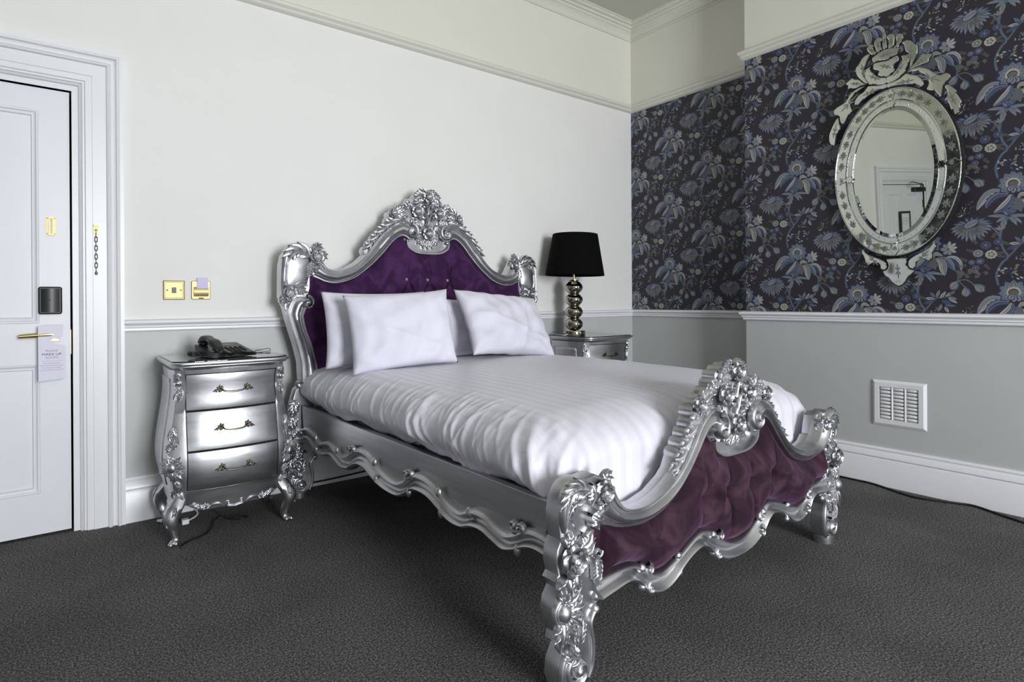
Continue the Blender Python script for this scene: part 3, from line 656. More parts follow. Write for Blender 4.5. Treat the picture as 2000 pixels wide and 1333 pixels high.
def offset(P, d):
    P = np.array(P); T_ = np.gradient(P, axis=0); T_ /= np.linalg.norm(T_, axis=1)[:, None]; return [tuple(q) for q in P+np.c_[-T_[:, 1], T_[:, 0]]*d]
def crest(parent, fr, T, k, arm, mat=SV):
    """flowers, scrolls and leaves of the central crest; T maps head coordinates to the panel, k scales sizes"""
    def P(x, z): return T(x, z)
    def add(mb, nm): return mb.obj(nm, mat, parent, sharp=60)
    for x, z, r, rot, b in ((-0.080, 1.706, 0.047, 0.3, 0.018), (0.085, 1.703, 0.047, 0.0, 0.018), (0.0, 1.808, 0.044, 0.5, 0.022), (0.002, 1.566, 0.050, 0.2, 0.020), (-0.247, 1.684, 0.036, 0.1, 0.008), (0.247, 1.678, 0.036, 0.4, 0.008)):
        add(rose(P(x, z), r*k, fr, 0.034*k, b*k, rot), 'rose')
    for s in (-1, 1):
        L_ = lambda pts, w, h, **q: add(leaf([P(s*a, b) for a, b in pts], w*k*1.06, h*k*1.1, fr, **q), 'acanthus_leaf')
        add(volute(P(s*0.132, 1.572), 0.050*k, fr, math.pi/2, 1.35, s, 0.0150*k, 0.026*k, 0.026*k), 'scroll')
        # garland down the outer edge of the arm
        G = np.array(offset(cr(arm, 40), 0.013*k))[::-1]
        for i in range(5):
            j = int(i*7.0); O_ = np.array(offset(cr(arm, 40), 0.034*k))[::-1]; m2_ = min(39, j+11); seg_ = [(s*-G[j][0], G[j][1]), (s*-G[min(39, j+5)][0], G[min(39, j+5)][1]), (s*-O_[m2_][0], O_[m2_][1])]
            add(leaf(seg_, (0.036-0.0028*i)*k, 0.028*k, fr, lobes=2, curl=0.010*k), 'acanthus_leaf')
        L_([(0.228, 1.690), (0.195, 1.712), (0.150, 1.722)], 0.030, 0.026, lobes=3, curl=0.010*k)
        L_([(0.215, 1.668), (0.180, 1.672), (0.140, 1.668)], 0.024, 0.022, lobes=3, curl=0.006*k)
        L_([(0.125, 1.730), (0.150, 1.752), (0.132, 1.772)], 0.022, 0.024, lobes=3, curl=0.006*k)
        L_([(0.020, 1.800), (0.060, 1.806), (0.100, 1.780)], 0.030, 0.026, lobes=4, curl=0.010*k)
        L_([(0.030, 1.770), (0.070, 1.770), (0.112, 1.752)], 0.024, 0.024, lobes=3, curl=0.006*k)
        L_([(0.012, 1.835), (0.042, 1.842), (0.075, 1.822)], 0.018, 0.020, lobes=3, curl=0.006*k)
        L_([(0.090, 1.655), (0.110, 1.636), (0.088, 1.618)], 0.020, 0.022, lobes=3, curl=0.004*k)
        L_([(0.050, 1.600), (0.078, 1.606), (0.104, 1.590)], 0.020, 0.020, lobes=3, curl=0.006*k)
        L_([(0.040, 1.560), (0.070, 1.556), (0.098, 1.566)], 0.018, 0.020, lobes=3, curl=0.006*k)
        L_([(0.028, 1.540), (0.052, 1.518), (0.080, 1.492)], 0.020, 0.022, lobes=3, curl=0.010*k)
        L_([(0.036, 1.548), (0.066, 1.534), (0.098, 1.522)], 0.017, 0.020, lobes=3, curl=0.008*k)
        L_([(0.012, 1.530), (0.028, 1.500), (0.036, 1.468)], 0.017, 0.022, lobes=3, curl=0.010*k)
        add(volute(P(s*0.040, 1.672), 0.030*k, fr, math.pi*(1 if s > 0 else 0), 1.1, -s, 0.010*k, 0.022*k, 0.012*k, tail=[P(s*0.010, 1.615), P(s*0.004, 1.640)]), 'scroll')
        add(volute(P(s*0.030, 1.742), 0.022*k, fr, math.pi*(1 if s > 0 else 0), 1.0, -s, 0.008*k, 0.018*k, 0.012*k, tail=[P(s*0.004, 1.690), P(s*0.003, 1.712)]), 'scroll')
        add(bead(P(s*0.118, 1.628), 0.012*k, fr, 0.012*k), 'bead'); add(bead(P(s*0.150, 1.512), 0.012*k, fr, 0.012*k), 'bead')
    add(leaf([P(0, 1.535), P(0.0, 1.505), P(0, 1.462)], 0.020*k, 0.024*k, fr, lobes=3, curl=0.010*k), 'acanthus_leaf')

def tuft(outline_top, outline_bot, xlim, buttons, dx, dz, zrow, puff, edge, diag, mat, parent, fr, nx, nz, pleat_up=0.16, lim=None):
    """deep-buttoned upholstery: grid between two curves, with dimples and folds between the buttons"""
    ot = np.array(sorted(outline_top)); ob = np.array(sorted(outline_bot)); E_ = np.vstack([ot, ob])
    seg = np.array([np.linspace(ot[i], ot[i+1], 22) for i in range(len(ot)-1)] + [np.linspace(ob[i], ob[i+1], 22) for i in range(len(ob)-1)]).reshape(-1, 2)
    B_ = np.array(buttons); mb = MB(); V = []
    xs = np.linspace(-xlim, xlim, nx)
    for x in xs:
        zt = np.interp(x, ot[:, 0], ot[:, 1])+0.012; zb = np.interp(x, ob[:, 0], ob[:, 1])-0.012
        zz = np.linspace(zb, zt, nz)
        P = np.c_[np.full(nz, x), zz]
        d = np.sqrt(((P[:, None, :]-seg[None])**2).sum(-1)).min(1)
        inside = (zz < zt-0.012) & (zz > zb+0.012); d = np.where(inside, d, 0)
        d = np.minimum(d, max(0.0, xlim-0.03-abs(x)))
        hgt = puff*(1-np.exp(-d/edge))
        r2 = ((P[:, None, :]-B_[None])**2).sum(-1); rb = np.sqrt(r2)
        dim = np.minimum(0.97, (np.exp(-(rb/0.018)**2)*0.45+np.exp(-(rb/0.062)**2)*0.62).max(1))
        cre = np.zeros(nz)
        for (bx, bz) in buttons:
            for (cx_, cz_) in buttons:
                if abs(abs(bx-cx_)-dx/2) < 0.02 and abs((cz_-bz)-dz) < 0.02:      # diagonal fold
                    ax, az = bx, bz; vx, vz = cx_-bx, cz_-bz; L2 = vx*vx+vz*vz
                    t = np.clip(((x-ax)*vx+(zz-az)*vz)/L2, 0, 1); dd = np.hypot(x-ax-t*vx, zz-az-t*vz)
                    cre = np.maximum(cre, np.exp(-(dd/0.006)**2)*diag*0.7+np.exp(-(dd/0.042)**2)*diag*0.8)
            if bz >= zrow[1]-0.01:      # pleat running up from the top row
                t = (zz-bz)/pleat_up; a = np.where((t > 0), np.clip(1-t, 0, 1)**0.6, 0); off = 0.006*np.sin(t*7+bx*30)
                cre = np.maximum(cre, a*(np.exp(-((x-bx-off)/0.006)**2)*diag*0.6+np.exp(-((x-bx-off)/0.038)**2)*diag*0.7))
            if bz <= zrow[0]+0.01:      # and down from the bottom row
                t = (bz-zz)/pleat_up; a = np.where((t > 0), np.clip(1-t, 0, 1)**0.6, 0); off = 0.006*np.sin(t*6+bx*40)
                cre = np.maximum(cre, a*(np.exp(-((x-bx-off)/0.006)**2)*diag*0.6+np.exp(-((x-bx-off)/0.038)**2)*diag*0.7))
        k = np.clip(d/0.05, 0, 1)
        hgt = hgt*(1-np.maximum(dim, cre)*k)+0.0015*np.sin(x*60+np.sin(zz*40)*1.5)*k
        V.append([(x, z_, h_) for z_, h_ in zip(zz, hgt)])
    def side(x, z):
        if lim is None or abs(x) < 0.68: return x
        l_ = np.interp(z, [a for a, b in lim], [b for a, b in lim]); return math.copysign(0.68+(abs(x)-0.68)*(l_-0.68)/(xlim-0.68), x)
    mb.grid(nz, nx, lambda i, j: fr(side(V[j][i][0], V[j][i][1]), V[j][i][1], V[j][i][2]+0.003))
    hb = []
    for bx, bz in buttons:
        i = int(np.argmin(abs(xs-bx))); col = np.array(V[i]); hb.append(float(np.interp(bz, col[:, 1], col[:, 2])))
    o = mb.obj('upholstery', mat, parent, sharp=0); o['label'] = 'deep-buttoned plum velvet'
    return o, hb

# ---- headboard
h_out = [(-0.80, 0.50), (-0.83, 0.642), (-0.835, 0.687), (-0.839, 0.776), (-0.863, 0.876), (-0.891, 0.966), (-0.910, 1.035), (-0.924, 1.094), (-0.946, 1.15), (-0.945, 1.23), (-0.943, 1.328), (-0.931, 1.386), (-0.898, 1.427), (-0.835, 1.437), (-0.776, 1.436), (-0.735, 1.425),
         (-0.708, 1.37), (-0.675, 1.316), (-0.623, 1.307), (-0.548, 1.330), (-0.493, 1.363), (-0.440, 1.410)]+scallop(offset(cr([(-0.437, 1.418), (-0.368, 1.508), (-0.298, 1.577), (-0.248, 1.612)], 9), 0.014)[:-1]+[(-0.272, 1.668), (-0.235, 1.706), (-0.190, 1.716), (-0.145, 1.735), (-0.118, 1.770), (-0.075, 1.812), (-0.03, 1.830), (0, 1.834)], 13, 0.011)
mb = MB(); prism(mb, both(h_out), -0.065, 0.0, frH, 0.004)
HEAD = mb.obj('headboard', SV, BED, sharp=30)
side_o = [(-0.832, 0.640), (-0.838, 0.687), (-0.842, 0.776), (-0.866, 0.876), (-0.894, 0.966), (-0.913, 1.035), (-0.916, 1.075), (-0.897, 1.125), (-0.860, 1.150), (-0.815, 1.152)]
side_i = [(-0.744, 0.650), (-0.741, 0.709), (-0.752, 0.780), (-0.777, 0.880), (-0.808, 0.965), (-0.822, 1.033), (-0.816, 1.060), (-0.805, 1.085), (-0.795, 1.100), (-0.785, 1.112)]
top_o = [(-0.715, 1.352), (-0.698, 1.330), (-0.672, 1.313), (-0.623, 1.306), (-0.548, 1.330), (-0.493, 1.363), (-0.437, 1.418), (-0.368, 1.508), (-0.298, 1.577), (-0.226, 1.626), (-0.168, 1.640), (-0.118, 1.618)]
top_i = [(-0.775, 1.262), (-0.742, 1.250), (-0.690, 1.231), (-0.620, 1.228), (-0.526, 1.257), (-0.460, 1.301), (-0.392, 1.356), (-0.322, 1.424), (-0.263, 1.492), (-0.214, 1.528), (-0.182, 1.531), (-0.150, 1.512)]
for s in (1, -1):
    q = (lambda P: P) if s > 0 else mir
    loft(q(side_o), q(side_i), FRAME, frH, 6).obj('frame_moulding', SV, HEAD, sharp=48)
    loft(q(top_o), q(top_i), FRAME, frH, 6).obj('frame_moulding', SV, HEAD, sharp=48)
    A = lambda mb, nm: mb.obj(nm, SV, HEAD, sharp=48)
    A(volute((-s*0.803, 1.117), 0.040, frH, math.pi*(0.5), 1.4, -s, 0.012, 0.022, 0.016), 'scroll')
    A(rose((-s*0.899, 1.172), 0.047, frH, 0.034, 0.012, 0.3), 'rose'); A(rose((-s*0.742, 1.382), 0.045, frH, 0.034, 0.012, 0.9), 'rose')
    A(rib(q([(-0.925, 1.12), (-0.938, 1.20), (-0.934, 1.32), (-0.922, 1.385), (-0.890, 1.422), (-0.830, 1.428)]), 0.013, 0.026, frH, 26), 'rim_scroll')
    LL = lambda pts, w, h, **k: A(leaf(q(pts), w, h, frH, **k), 'acanthus_leaf')
    LL([(-0.785, 1.385), (-0.840, 1.412), (-0.892, 1.388), (-0.922, 1.320)], 0.042, 0.040, lobes=4, curl=0.006)
    LL([(-0.80, 1.355), (-0.845, 1.366), (-0.880, 1.335), (-0.898, 1.275)], 0.026, 0.028, lobes=3, curl=0.004)
    LL([(-0.765, 1.420), (-0.735, 1.440), (-0.700, 1.432)], 0.024, 0.028, lobes=3, curl=0.012)
    LL([(-0.735, 1.395), (-0.700, 1.395), (-0.680, 1.372)], 0.022, 0.026, lobes=3, curl=0.010)
    LL([(-0.770, 1.350), (-0.775, 1.320), (-0.745, 1.295)], 0.026, 0.030, lobes=4, curl=0.008)
    LL([(-0.745, 1.330), (-0.722, 1.305), (-0.690, 1.280)], 0.024, 0.034, lobes=3, curl=0.010)
    LL([(-0.815, 1.310), (-0.790, 1.290), (-0.790, 1.262)], 0.022, 0.024, lobes=3, curl=0.008)
    LL([(-0.870, 1.215), (-0.835, 1.228), (-0.795, 1.215)], 0.026, 0.030, lobes=4, curl=0.008)
    LL([(-0.868, 1.180), (-0.835, 1.188), (-0.792, 1.175)], 0.022, 0.028, lobes=3, curl=0.006)
    LL([(-0.905, 1.210), (-0.912, 1.240), (-0.895, 1.270)], 0.022, 0.024, lobes=3, curl=0.006)
    LL([(-0.925, 1.165), (-0.935, 1.135), (-0.925, 1.095)], 0.022, 0.026, lobes=3, curl=0.006)
    LL([(-0.885, 1.150), (-0.895, 1.120), (-0.915, 1.090)], 0.018, 0.030, lobes=3, curl=0.006)
    dp = cr(q([(-0.930, 1.20), (-0.932, 1.33), (-0.905, 1.405), (-0.840, 1.420), (-0.775, 1.375), (-0.785, 1.30), (-0.800, 1.22), (-0.860, 1.19)]), 40, True); dc = dp.mean(0); dm = MB()
    dm.grid(40, 7, lambda i, j: frH(*(dc+(dp[i]-dc)*math.cos(math.pi/2*j/6)), 0.001+0.030*math.sin(math.pi/2*j/6)), cu=True); A(dm, 'domed_panel')
    A(rib(q([(-0.872, 1.33), (-0.880, 1.28), (-0.862, 1.235)]), 0.006, 0.012, frH, 14), 'rim_scroll'); A(bead((-s*0.918, 1.268), 0.012, frH), 'bead')
    LL([(-0.745, 0.668), (-0.790, 0.650), (-0.845, 0.668)], 0.026, 0.050, lobes=4, curl=0.012)
    LL([(-0.760, 0.635), (-0.800, 0.622), (-0.850, 0.640)], 0.022, 0.046, lobes=3, curl=0.012)
    A(volute((-s*0.852, 0.652), 0.024, frH, 0, 1.2, s, 0.009, 0.020, 0.02), 'scroll')
crest(HEAD, frH, lambda x, z: (x, z), 1.0, top_o[6:11])
car_i = [(-0.150, 1.522), (-0.140, 1.482), (-0.085, 1.452), (0, 1.446)]; car_o = [(-0.168, 1.512), (-0.158, 1.466), (-0.095, 1.430), (0, 1.424)]
loft(both(car_o), both(car_i), [(0, -0.02), (0, 0.016), (0.3, 0.028), (0.7, 0.028), (1, 0.014), (1, -0.02)], frH, 6).obj('cartouche_rim', SV, HEAD, sharp=48)
vt = sorted([(-0.79, 1.262), (-0.742, 1.250), (-0.690, 1.231), (-0.620, 1.228), (-0.526, 1.257), (-0.460, 1.301), (-0.392, 1.356), (-0.322, 1.424), (-0.263, 1.492), (-0.214, 1.526), (-0.182, 1.528), (-0.158, 1.49), (-0.120, 1.445), (-0.06, 1.428), (0, 1.424)])
vt = [(-0.86, 1.262)]+vt; vt = vt+[(-a, b) for a, b in reversed(vt[:-1])]
but = [(0.155*k, 1.262) for k in (-1, 0, 1)]+[(0.155*(k+0.5), 1.108) for k in range(-4, 4)]+[(0.155*k, 0.954) for k in range(-4, 5)]
uo, hb = tuft(vt, [(-0.86, 0.62), (0.86, 0.62)], 0.86, but, 0.155, -0.154, (0.954, 1.262), 0.060, 0.045, 0.62, M['velvet'], HEAD, frH, 420, 190, 0.17, [(0.60, 0.785), (0.70, 0.785), (0.78, 0.795), (0.88, 0.82), (0.97, 0.85), (1.03, 0.865), (1.09, 0.855), (1.14, 0.80), (1.2, 0.782), (1.27, 0.780)])
for (bx, bz), hh in zip(but, hb):
    mb = MB(); mb.grid(8, 4, lambda i, j: frH(bx+0.0115*math.cos(2*math.pi*i/8)*(1, 0.95, 0.6, 0.0)[j], bz+0.0115*math.sin(2*math.pi*i/8)*(1, 0.95, 0.6, 0.0)[j], hh+(0, 0.006, 0.010, 0.011)[j]), cu=True)
    mb.obj('button', M['crystal'], HEAD, smooth=False)

# ---- legs: carved flat posts (footboard pair and headboard pair)
leg_poly = [(-0.700, 0.596), (-0.735, 0.612), (-0.775, 0.606), (-0.806, 0.612), (-0.838, 0.606), (-0.860, 0.588), (-0.874, 0.560), (-0.881, 0.525), (-0.881, 0.495), (-0.874, 0.455), (-0.888, 0.430), (-0.893, 0.395), (-0.884, 0.360), (-0.896, 0.345), (-0.880, 0.318), (-0.898, 0.292), (-0.905, 0.258), (-0.895, 0.222), (-0.880, 0.192), (-0.886, 0.170), (-0.864, 0.150), (-0.886, 0.112), (-0.891, 0.070), (-0.880, 0.042), (-0.845, 0.030),
            (-0.790, 0.030), (-0.768, 0.048), (-0.753, 0.092), (-0.755, 0.145), (-0.763, 0.185), (-0.752, 0.212), (-0.735, 0.224), (-0.722, 0.245), (-0.728, 0.300), (-0.738, 0.360), (-0.738, 0.430), (-0.722, 0.470), (-0.672, 0.500), (-0.680, 0.545)]
def make_leg(s, fr, depth, head):
    q = (lambda P: P) if s > 0 else mir
    mb = MB(); pl = [p for p in leg_poly]
    if head: pl = [(a, b) for a, b in pl if b < 0.46]; pl = [(-0.722, 0.50), (-0.735, 0.60), (-0.80, 0.66), (-0.845, 0.62), (-0.862, 0.56), (-0.872, 0.50), (-0.868, 0.46)]+[(a, b) for a, b in pl]
    prism(mb, q(pl), -depth, 0.0, fr, 0.005)
    g = mb.obj('leg', SV, BED, sharp=30)
    A = lambda mb, nm: mb.obj(nm, SV, g, sharp=60); LL = lambda pts, w, h, **k: A(leaf(q(pts), w, h, fr, **k), 'acanthus_leaf')
    c0 = q([(-0.822, 0.0)])[0][0]
    ft = MB(); lathe(ft, [(0.0, 0.0), (0.042, 0.0), (0.044, 0.03), (0.043, 0.038), (0.0, 0.038)], fr(c0, 0.0, -depth/2), 20); A(ft, 'foot')
    # bottom volute, edge beads and shell medallion
    A(volute((q([(-0.822, 0)])[0][0], 0.078), 0.046, fr, math.pi*0.62 if s > 0 else math.pi*0.38, 1.25, s, 0.012, 0.018, 0.002), 'scroll')
    A(rib(q([(-0.775, 0.040), (-0.760, 0.075), (-0.757, 0.13), (-0.766, 0.185), (-0.756, 0.212), (-0.736, 0.226)]), 0.010, 0.016, fr, 24, taper=0.2), 'edge_bead')
    A(rib(q([(-0.850, 0.150), (-0.868, 0.125), (-0.880, 0.090), (-0.876, 0.055), (-0.850, 0.036), (-0.800, 0.036)]), 0.009, 0.014, fr, 22, taper=0.2), 'edge_bead')
    LL([(-0.815, 0.118), (-0.845, 0.130), (-0.862, 0.168)], 0.022, 0.026, lobes=3, curl=0.006)
    LL([(-0.820, 0.150), (-0.815, 0.185), (-0.800, 0.222)], 0.022, 0.022, lobes=3, curl=0.004)
    A(bead(q([(-0.742, 0.222)])[0], 0.016, fr), 'bead'); A(bead(q([(-0.738, 0.258)])[0], 0.017, fr), 'bead')
    A(bead(q([(-0.876, 0.258)])[0], 0.024, fr, 0.010, 1.2), 'medallion')
    A(rib([(q([(-0.876, 0)])[0][0]+0.030*math.cos(a), 0.258+0.035*math.sin(a)) for a in np.linspace(0, 2*math.pi, 13)], 0.007, 0.014, fr, 30, taper=0.0), 'medallion_ring')
    for a, l_ in ((82, 0.060), (42, 0.062), (4, 0.066), (-36, 0.066), (-70, 0.072), (-102, 0.066)):
        ca, sa = math.cos(math.radians(a)), math.sin(math.radians(a)); x0, z0 = -0.876+0.026*ca, 0.258+0.030*sa
        LL([(x0, z0), (x0+l_*0.55*ca, z0+l_*0.55*sa), (x0+l_*ca, z0+l_*sa-0.006)], 0.021, 0.024, lobes=2, curl=0.008, n=12)
    if not head:
        A(rose(q([(-0.844, 0.396)])[0], 0.050, fr, 0.040, 0.010, 0.4), 'rose'); A(rose(q([(-0.722, 0.560)])[0], 0.041, fr, 0.032, 0.014, 0.1), 'rose')
        LL([(-0.862, 0.352), (-0.866, 0.328), (-0.850, 0.296)], 0.025, 0.028, lobes=2, curl=0.008); LL([(-0.835, 0.350), (-0.834, 0.322), (-0.822, 0.296)], 0.022, 0.026, lobes=3, curl=0.006)
        LL([(-0.815, 0.420), (-0.785, 0.432), (-0.765, 0.462)], 0.022, 0.028, lobes=3, curl=0.008); LL([(-0.808, 0.402), (-0.778, 0.402), (-0.752, 0.425)], 0.018, 0.024, lobes=3, curl=0.006)
        LL([(-0.860, 0.435), (-0.850, 0.452), (-0.826, 0.462)], 0.018, 0.024, lobes=3)
        LL([(-0.780, 0.575), (-0.830, 0.590), (-0.862, 0.562), (-0.868, 0.520)], 0.026, 0.030, lobes=5, curl=0.006); LL([(-0.790, 0.552), (-0.830, 0.560), (-0.854, 0.530), (-0.862, 0.490)], 0.020, 0.022, lobes=4)
        A(rib(q([(-0.866, 0.475), (-0.873, 0.52), (-0.866, 0.575), (-0.845, 0.600), (-0.79, 0.602)]), 0.011, 0.022, fr, 22), 'rim_scroll')
        A(rib(q([(-0.832, 0.54), (-0.836, 0.505), (-0.818, 0.475)]), 0.004, 0.009, fr, 12), 'rim_scroll'); A(bead(q([(-0.862, 0.490)])[0], 0.009, fr), 'bead')
        LL([(-0.765, 0.590), (-0.760, 0.560), (-0.770, 0.530)], 0.020, 0.030, lobes=3, curl=0.006)
        LL([(-0.715, 0.585), (-0.695, 0.600), (-0.672, 0.592)], 0.018, 0.024, lobes=3, curl=0.008); LL([(-0.700, 0.555), (-0.684, 0.552), (-0.668, 0.540)], 0.016, 0.024, lobes=3, curl=0.008)
        LL([(-0.735, 0.535), (-0.722, 0.512), (-0.700, 0.495)], 0.022, 0.034, lobes=3, curl=0.010); LL([(-0.770, 0.505), (-0.752, 0.490), (-0.748, 0.462)], 0.022, 0.034, lobes=3, curl=0.012)
        A(volute(q([(-0.748, 0.395)])[0], 0.020, fr, 0, 1.2, -s, 0.008, 0.018, 0.006), 'scroll')
        LL([(-0.750, 0.375), (-0.742, 0.345), (-0.748, 0.300)], 0.017, 0.028, lobes=4, curl=0.006)
    else:
        LL([(-0.840, 0.560), (-0.862, 0.520), (-0.846, 0.470)], 0.026, 0.030, lobes=4, curl=0.008); LL([(-0.845, 0.470), (-0.868, 0.435), (-0.850, 0.392)], 0.024, 0.028, lobes=4, curl=0.008)
        LL([(-0.850, 0.395), (-0.872, 0.365), (-0.862, 0.330)], 0.022, 0.026, lobes=3, curl=0.008); LL([(-0.862, 0.235), (-0.872, 0.205), (-0.862, 0.170)], 0.020, 0.024, lobes=3, curl=0.006)
        A(rib(q([(-0.738, 0.58), (-0.735, 0.50), (-0.735, 0.40)]), 0.008, 0.012, fr, 14, taper=0.2), 'edge_bead')
    return g
for s in (1, -1):
    make_leg(s, frF, 0.055, False)
    make_leg(s, lambda u, v, h: (u*1.022, HY-h, v*1.0), 0.065, True)

# ---- footboard
f_out = [(-0.722, 0.30), (-0.735, 0.42), (-0.690, 0.52), (-0.655, 0.515), (-0.625, 0.490), (-0.585, 0.479), (-0.530, 0.477), (-0.455, 0.494), (-0.385, 0.529), (-0.356, 0.553)]+scallop(offset(cr([(-0.345, 0.566), (-0.325, 0.585), (-0.278, 0.640), (-0.238, 0.690)], 8), 0.012)[1:]+[(-0.240, 0.735), (-0.222, 0.755), (-0.185, 0.768), (-0.150, 0.790), (-0.118, 0.815), (-0.100, 0.845), (-0.065, 0.864), (-0.03, 0.874), (0, 0.876)], 12, 0.012)
f_low = [(0, 0.186), (-0.05, 0.188), (-0.10, 0.199), (-0.168, 0.228), (-0.200, 0.258), (-0.245, 0.280), (-0.315, 0.267), (-0.360, 0.243), (-0.395, 0.215), (-0.445, 0.199), (-0.500, 0.205), (-0.548, 0.228), (-0.570, 0.254), (-0.605, 0.276), (-0.655, 0.276), (-0.700, 0.262), (-0.735, 0.240)]
full = both(f_out)
low = [(-a, b) for a, b in reversed(f_low)]+[(a, b) for a, b in f_low[1:]]
mb = MB(); prism(mb, full+low, -0.055, 0.0, frF, 0.004)
FOOT = mb.obj('footboard', SV, BED, sharp=30)
ft_o = [(-0.690, 0.575), (-0.668, 0.535), (-0.650, 0.512), (-0.625, 0.494), (-0.585, 0.484), (-0.530, 0.482), (-0.455, 0.500), (-0.385, 0.535), (-0.325, 0.585), (-0.278, 0.640), (-0.238, 0.690), (-0.195, 0.722), (-0.152, 0.736), (-0.112, 0.722)]
ft_i = [(-0.765, 0.478), (-0.735, 0.468), (-0.712, 0.462), (-0.680, 0.450), (-0.620, 0.437), (-0.545, 0.432), (-0.460, 0.447), (-0.390, 0.480), (-0.330, 0.530), (-0.275, 0.585), (-0.235, 0.630), (-0.205, 0.655), (-0.180, 0.662), (-0.150, 0.650)]
fb_u = [(-0.748, 0.316), (-0.680, 0.324), (-0.610, 0.322), (-0.565, 0.310), (-0.535, 0.285), (-0.500, 0.262), (-0.455, 0.256), (-0.410, 0.268), (-0.355, 0.288), (-0.300, 0.312), (-0.245, 0.328), (-0.200, 0.326), (-0.160, 0.305), (-0.115, 0.272), (-0.060, 0.245), (0, 0.236)]
fb_l = [(-0.744, 0.258), (-0.690, 0.266), (-0.625, 0.274), (-0.580, 0.258), (-0.548, 0.224), (-0.500, 0.200), (-0.445, 0.194), (-0.395, 0.210), (-0.355, 0.240), (-0.305, 0.264), (-0.245, 0.276), (-0.205, 0.258), (-0.168, 0.224), (-0.110, 0.196), (-0.055, 0.184), (0, 0.182)]
APRON = [(0, -0.02), (0, 0.022), (0.06, 0.032), (0.16, 0.036), (0.24, 0.030), (0.28, 0.018), (0.36, 0.012), (0.52, 0.012), (0.66, 0.020), (0.74, 0.034), (0.86, 0.040), (0.96, 0.034), (1.0, 0.022), (1.0, -0.02)]
for s in (1, -1):
    q = (lambda P: P) if s > 0 else mir
    loft(q(ft_o), q(ft_i), [(a, b*0.92) for a, b in FRAME], frF, 6).obj('frame_moulding', SV, FOOT, sharp=48)
    A = lambda mb, nm: mb.obj(nm, SV, FOOT, sharp=48)
    for cx_, cz_, r in ((-0.560, 0.296, 0.017), (-0.556, 0.238, 0.016), (-0.372, 0.282, 0.014), (-0.366, 0.226, 0.014), (-0.172, 0.300, 0.017), (-0.172, 0.238, 0.016)): A(bead((s*cx_, cz_), r, frF, 0.024), 'bead')
    for cx_, cz_, sg in ((-0.535, 0.288, 1), (-0.140, 0.290, 1), (-0.528, 0.228, -1), (-0.150, 0.228, -1)): A(volute((s*cx_, cz_), 0.018, frF, math.pi/2, 1.1, -sg*s, 0.007, 0.012, 0.030), 'scroll')
loft(both(fb_u), both(fb_l), APRON, frF, 5).obj('apron_moulding', SV, FOOT, sharp=48)
TF = lambda x, z: (x*0.92, 0.560+(z-1.439)*0.80)
crest(FOOT, frF, TF, 0.88, ft_o[7:12])
loft(both([TF(*p) for p in car_o]), both([TF(*p) for p in car_i]), [(0, -0.02), (0, 0.016), (0.3, 0.028), (0.7, 0.028), (1, 0.014), (1, -0.02)], frF, 6).obj('cartouche_rim', SV, FOOT, sharp=48)
vt = [(-0.75, 0.470), (-0.712, 0.462), (-0.680, 0.450), (-0.620, 0.437), (-0.545, 0.432), (-0.460, 0.447), (-0.390, 0.480), (-0.330, 0.530), (-0.275, 0.585), (-0.235, 0.630), (-0.205, 0.655), (-0.185, 0.655), (-0.160, 0.615), (-0.130, 0.575), (-0.08, 0.555), (0, 0.549)]
vt = vt+[(-a, b) for a, b in reversed(vt[:-1])]
vb = list(fb_u); vb[0] = (-0.75, 0.318); vb = vb+[(-a, b) for a, b in reversed(vb[:-1])]
fbut = [(0.155*(k+0.5), 0.432) for k in (-2, -1, 0, 1)]+[(0.155*k, 0.300) for k in (-1, 0, 1)]
tuft(vt, vb, 0.755, fbut[:4], 0.155, -0.132, (0.432, 0.432), 0.082, 0.048, 0.55, M['velvet_foot'], FOOT, frF, 460, 100, 0.20)

# ---- side rails with the carved wavy apron
rail_u = [(3.42, 0.40), (3.37, 0.404), (3.30, 0.424), (3.21, 0.420), (3.14, 0.394), (3.09, 0.382), (3.00, 0.404), (2.93, 0.405), (2.86, 0.380), (2.79, 0.376), (2.72, 0.398), (2.66, 0.428), (2.60, 0.448), (2.52, 0.448), (2.46, 0.428), (2.39, 0.395), (2.31, 0.378), (2.23, 0.380), (2.165, 0.405), (2.12, 0.435), (2.07, 0.450), (2.00, 0.450), (1.93, 0.432), (1.85, 0.395), (1.77, 0.386), (1.70, 0.412), (1.63, 0.416), (1.57, 0.396), (1.51, 0.388), (1.46, 0.406), (1.41, 0.430), (1.35, 0.436), (1.27, 0.425)]
rail_l = [(3.42, 0.33), (3.36, 0.345), (3.30, 0.366), (3.23, 0.362), (3.16, 0.330), (3.09, 0.314), (3.02, 0.322), (2.94, 0.342), (2.87, 0.328), (2.80, 0.310), (2.72, 0.316), (2.66, 0.345), (2.60, 0.362), (2.53, 0.358), (2.46, 0.335), (2.39, 0.320), (2.31, 0.314), (2.22, 0.318), (2.15, 0.345), (2.10, 0.372), (2.05, 0.378), (1.98, 0.374), (1.91, 0.352), (1.84, 0.328), (1.76, 0.328), (1.70, 0.346), (1.64, 0.352), (1.58, 0.340), (1.52, 0.328), (1.46, 0.345), (1.41, 0.368), (1.36, 0.378), (1.27, 0.370)]
ru = [(a-1.235, b) for a, b in rail_u]; rl = [(a-1.235, b) for a, b in rail_l]
RX = 0.845
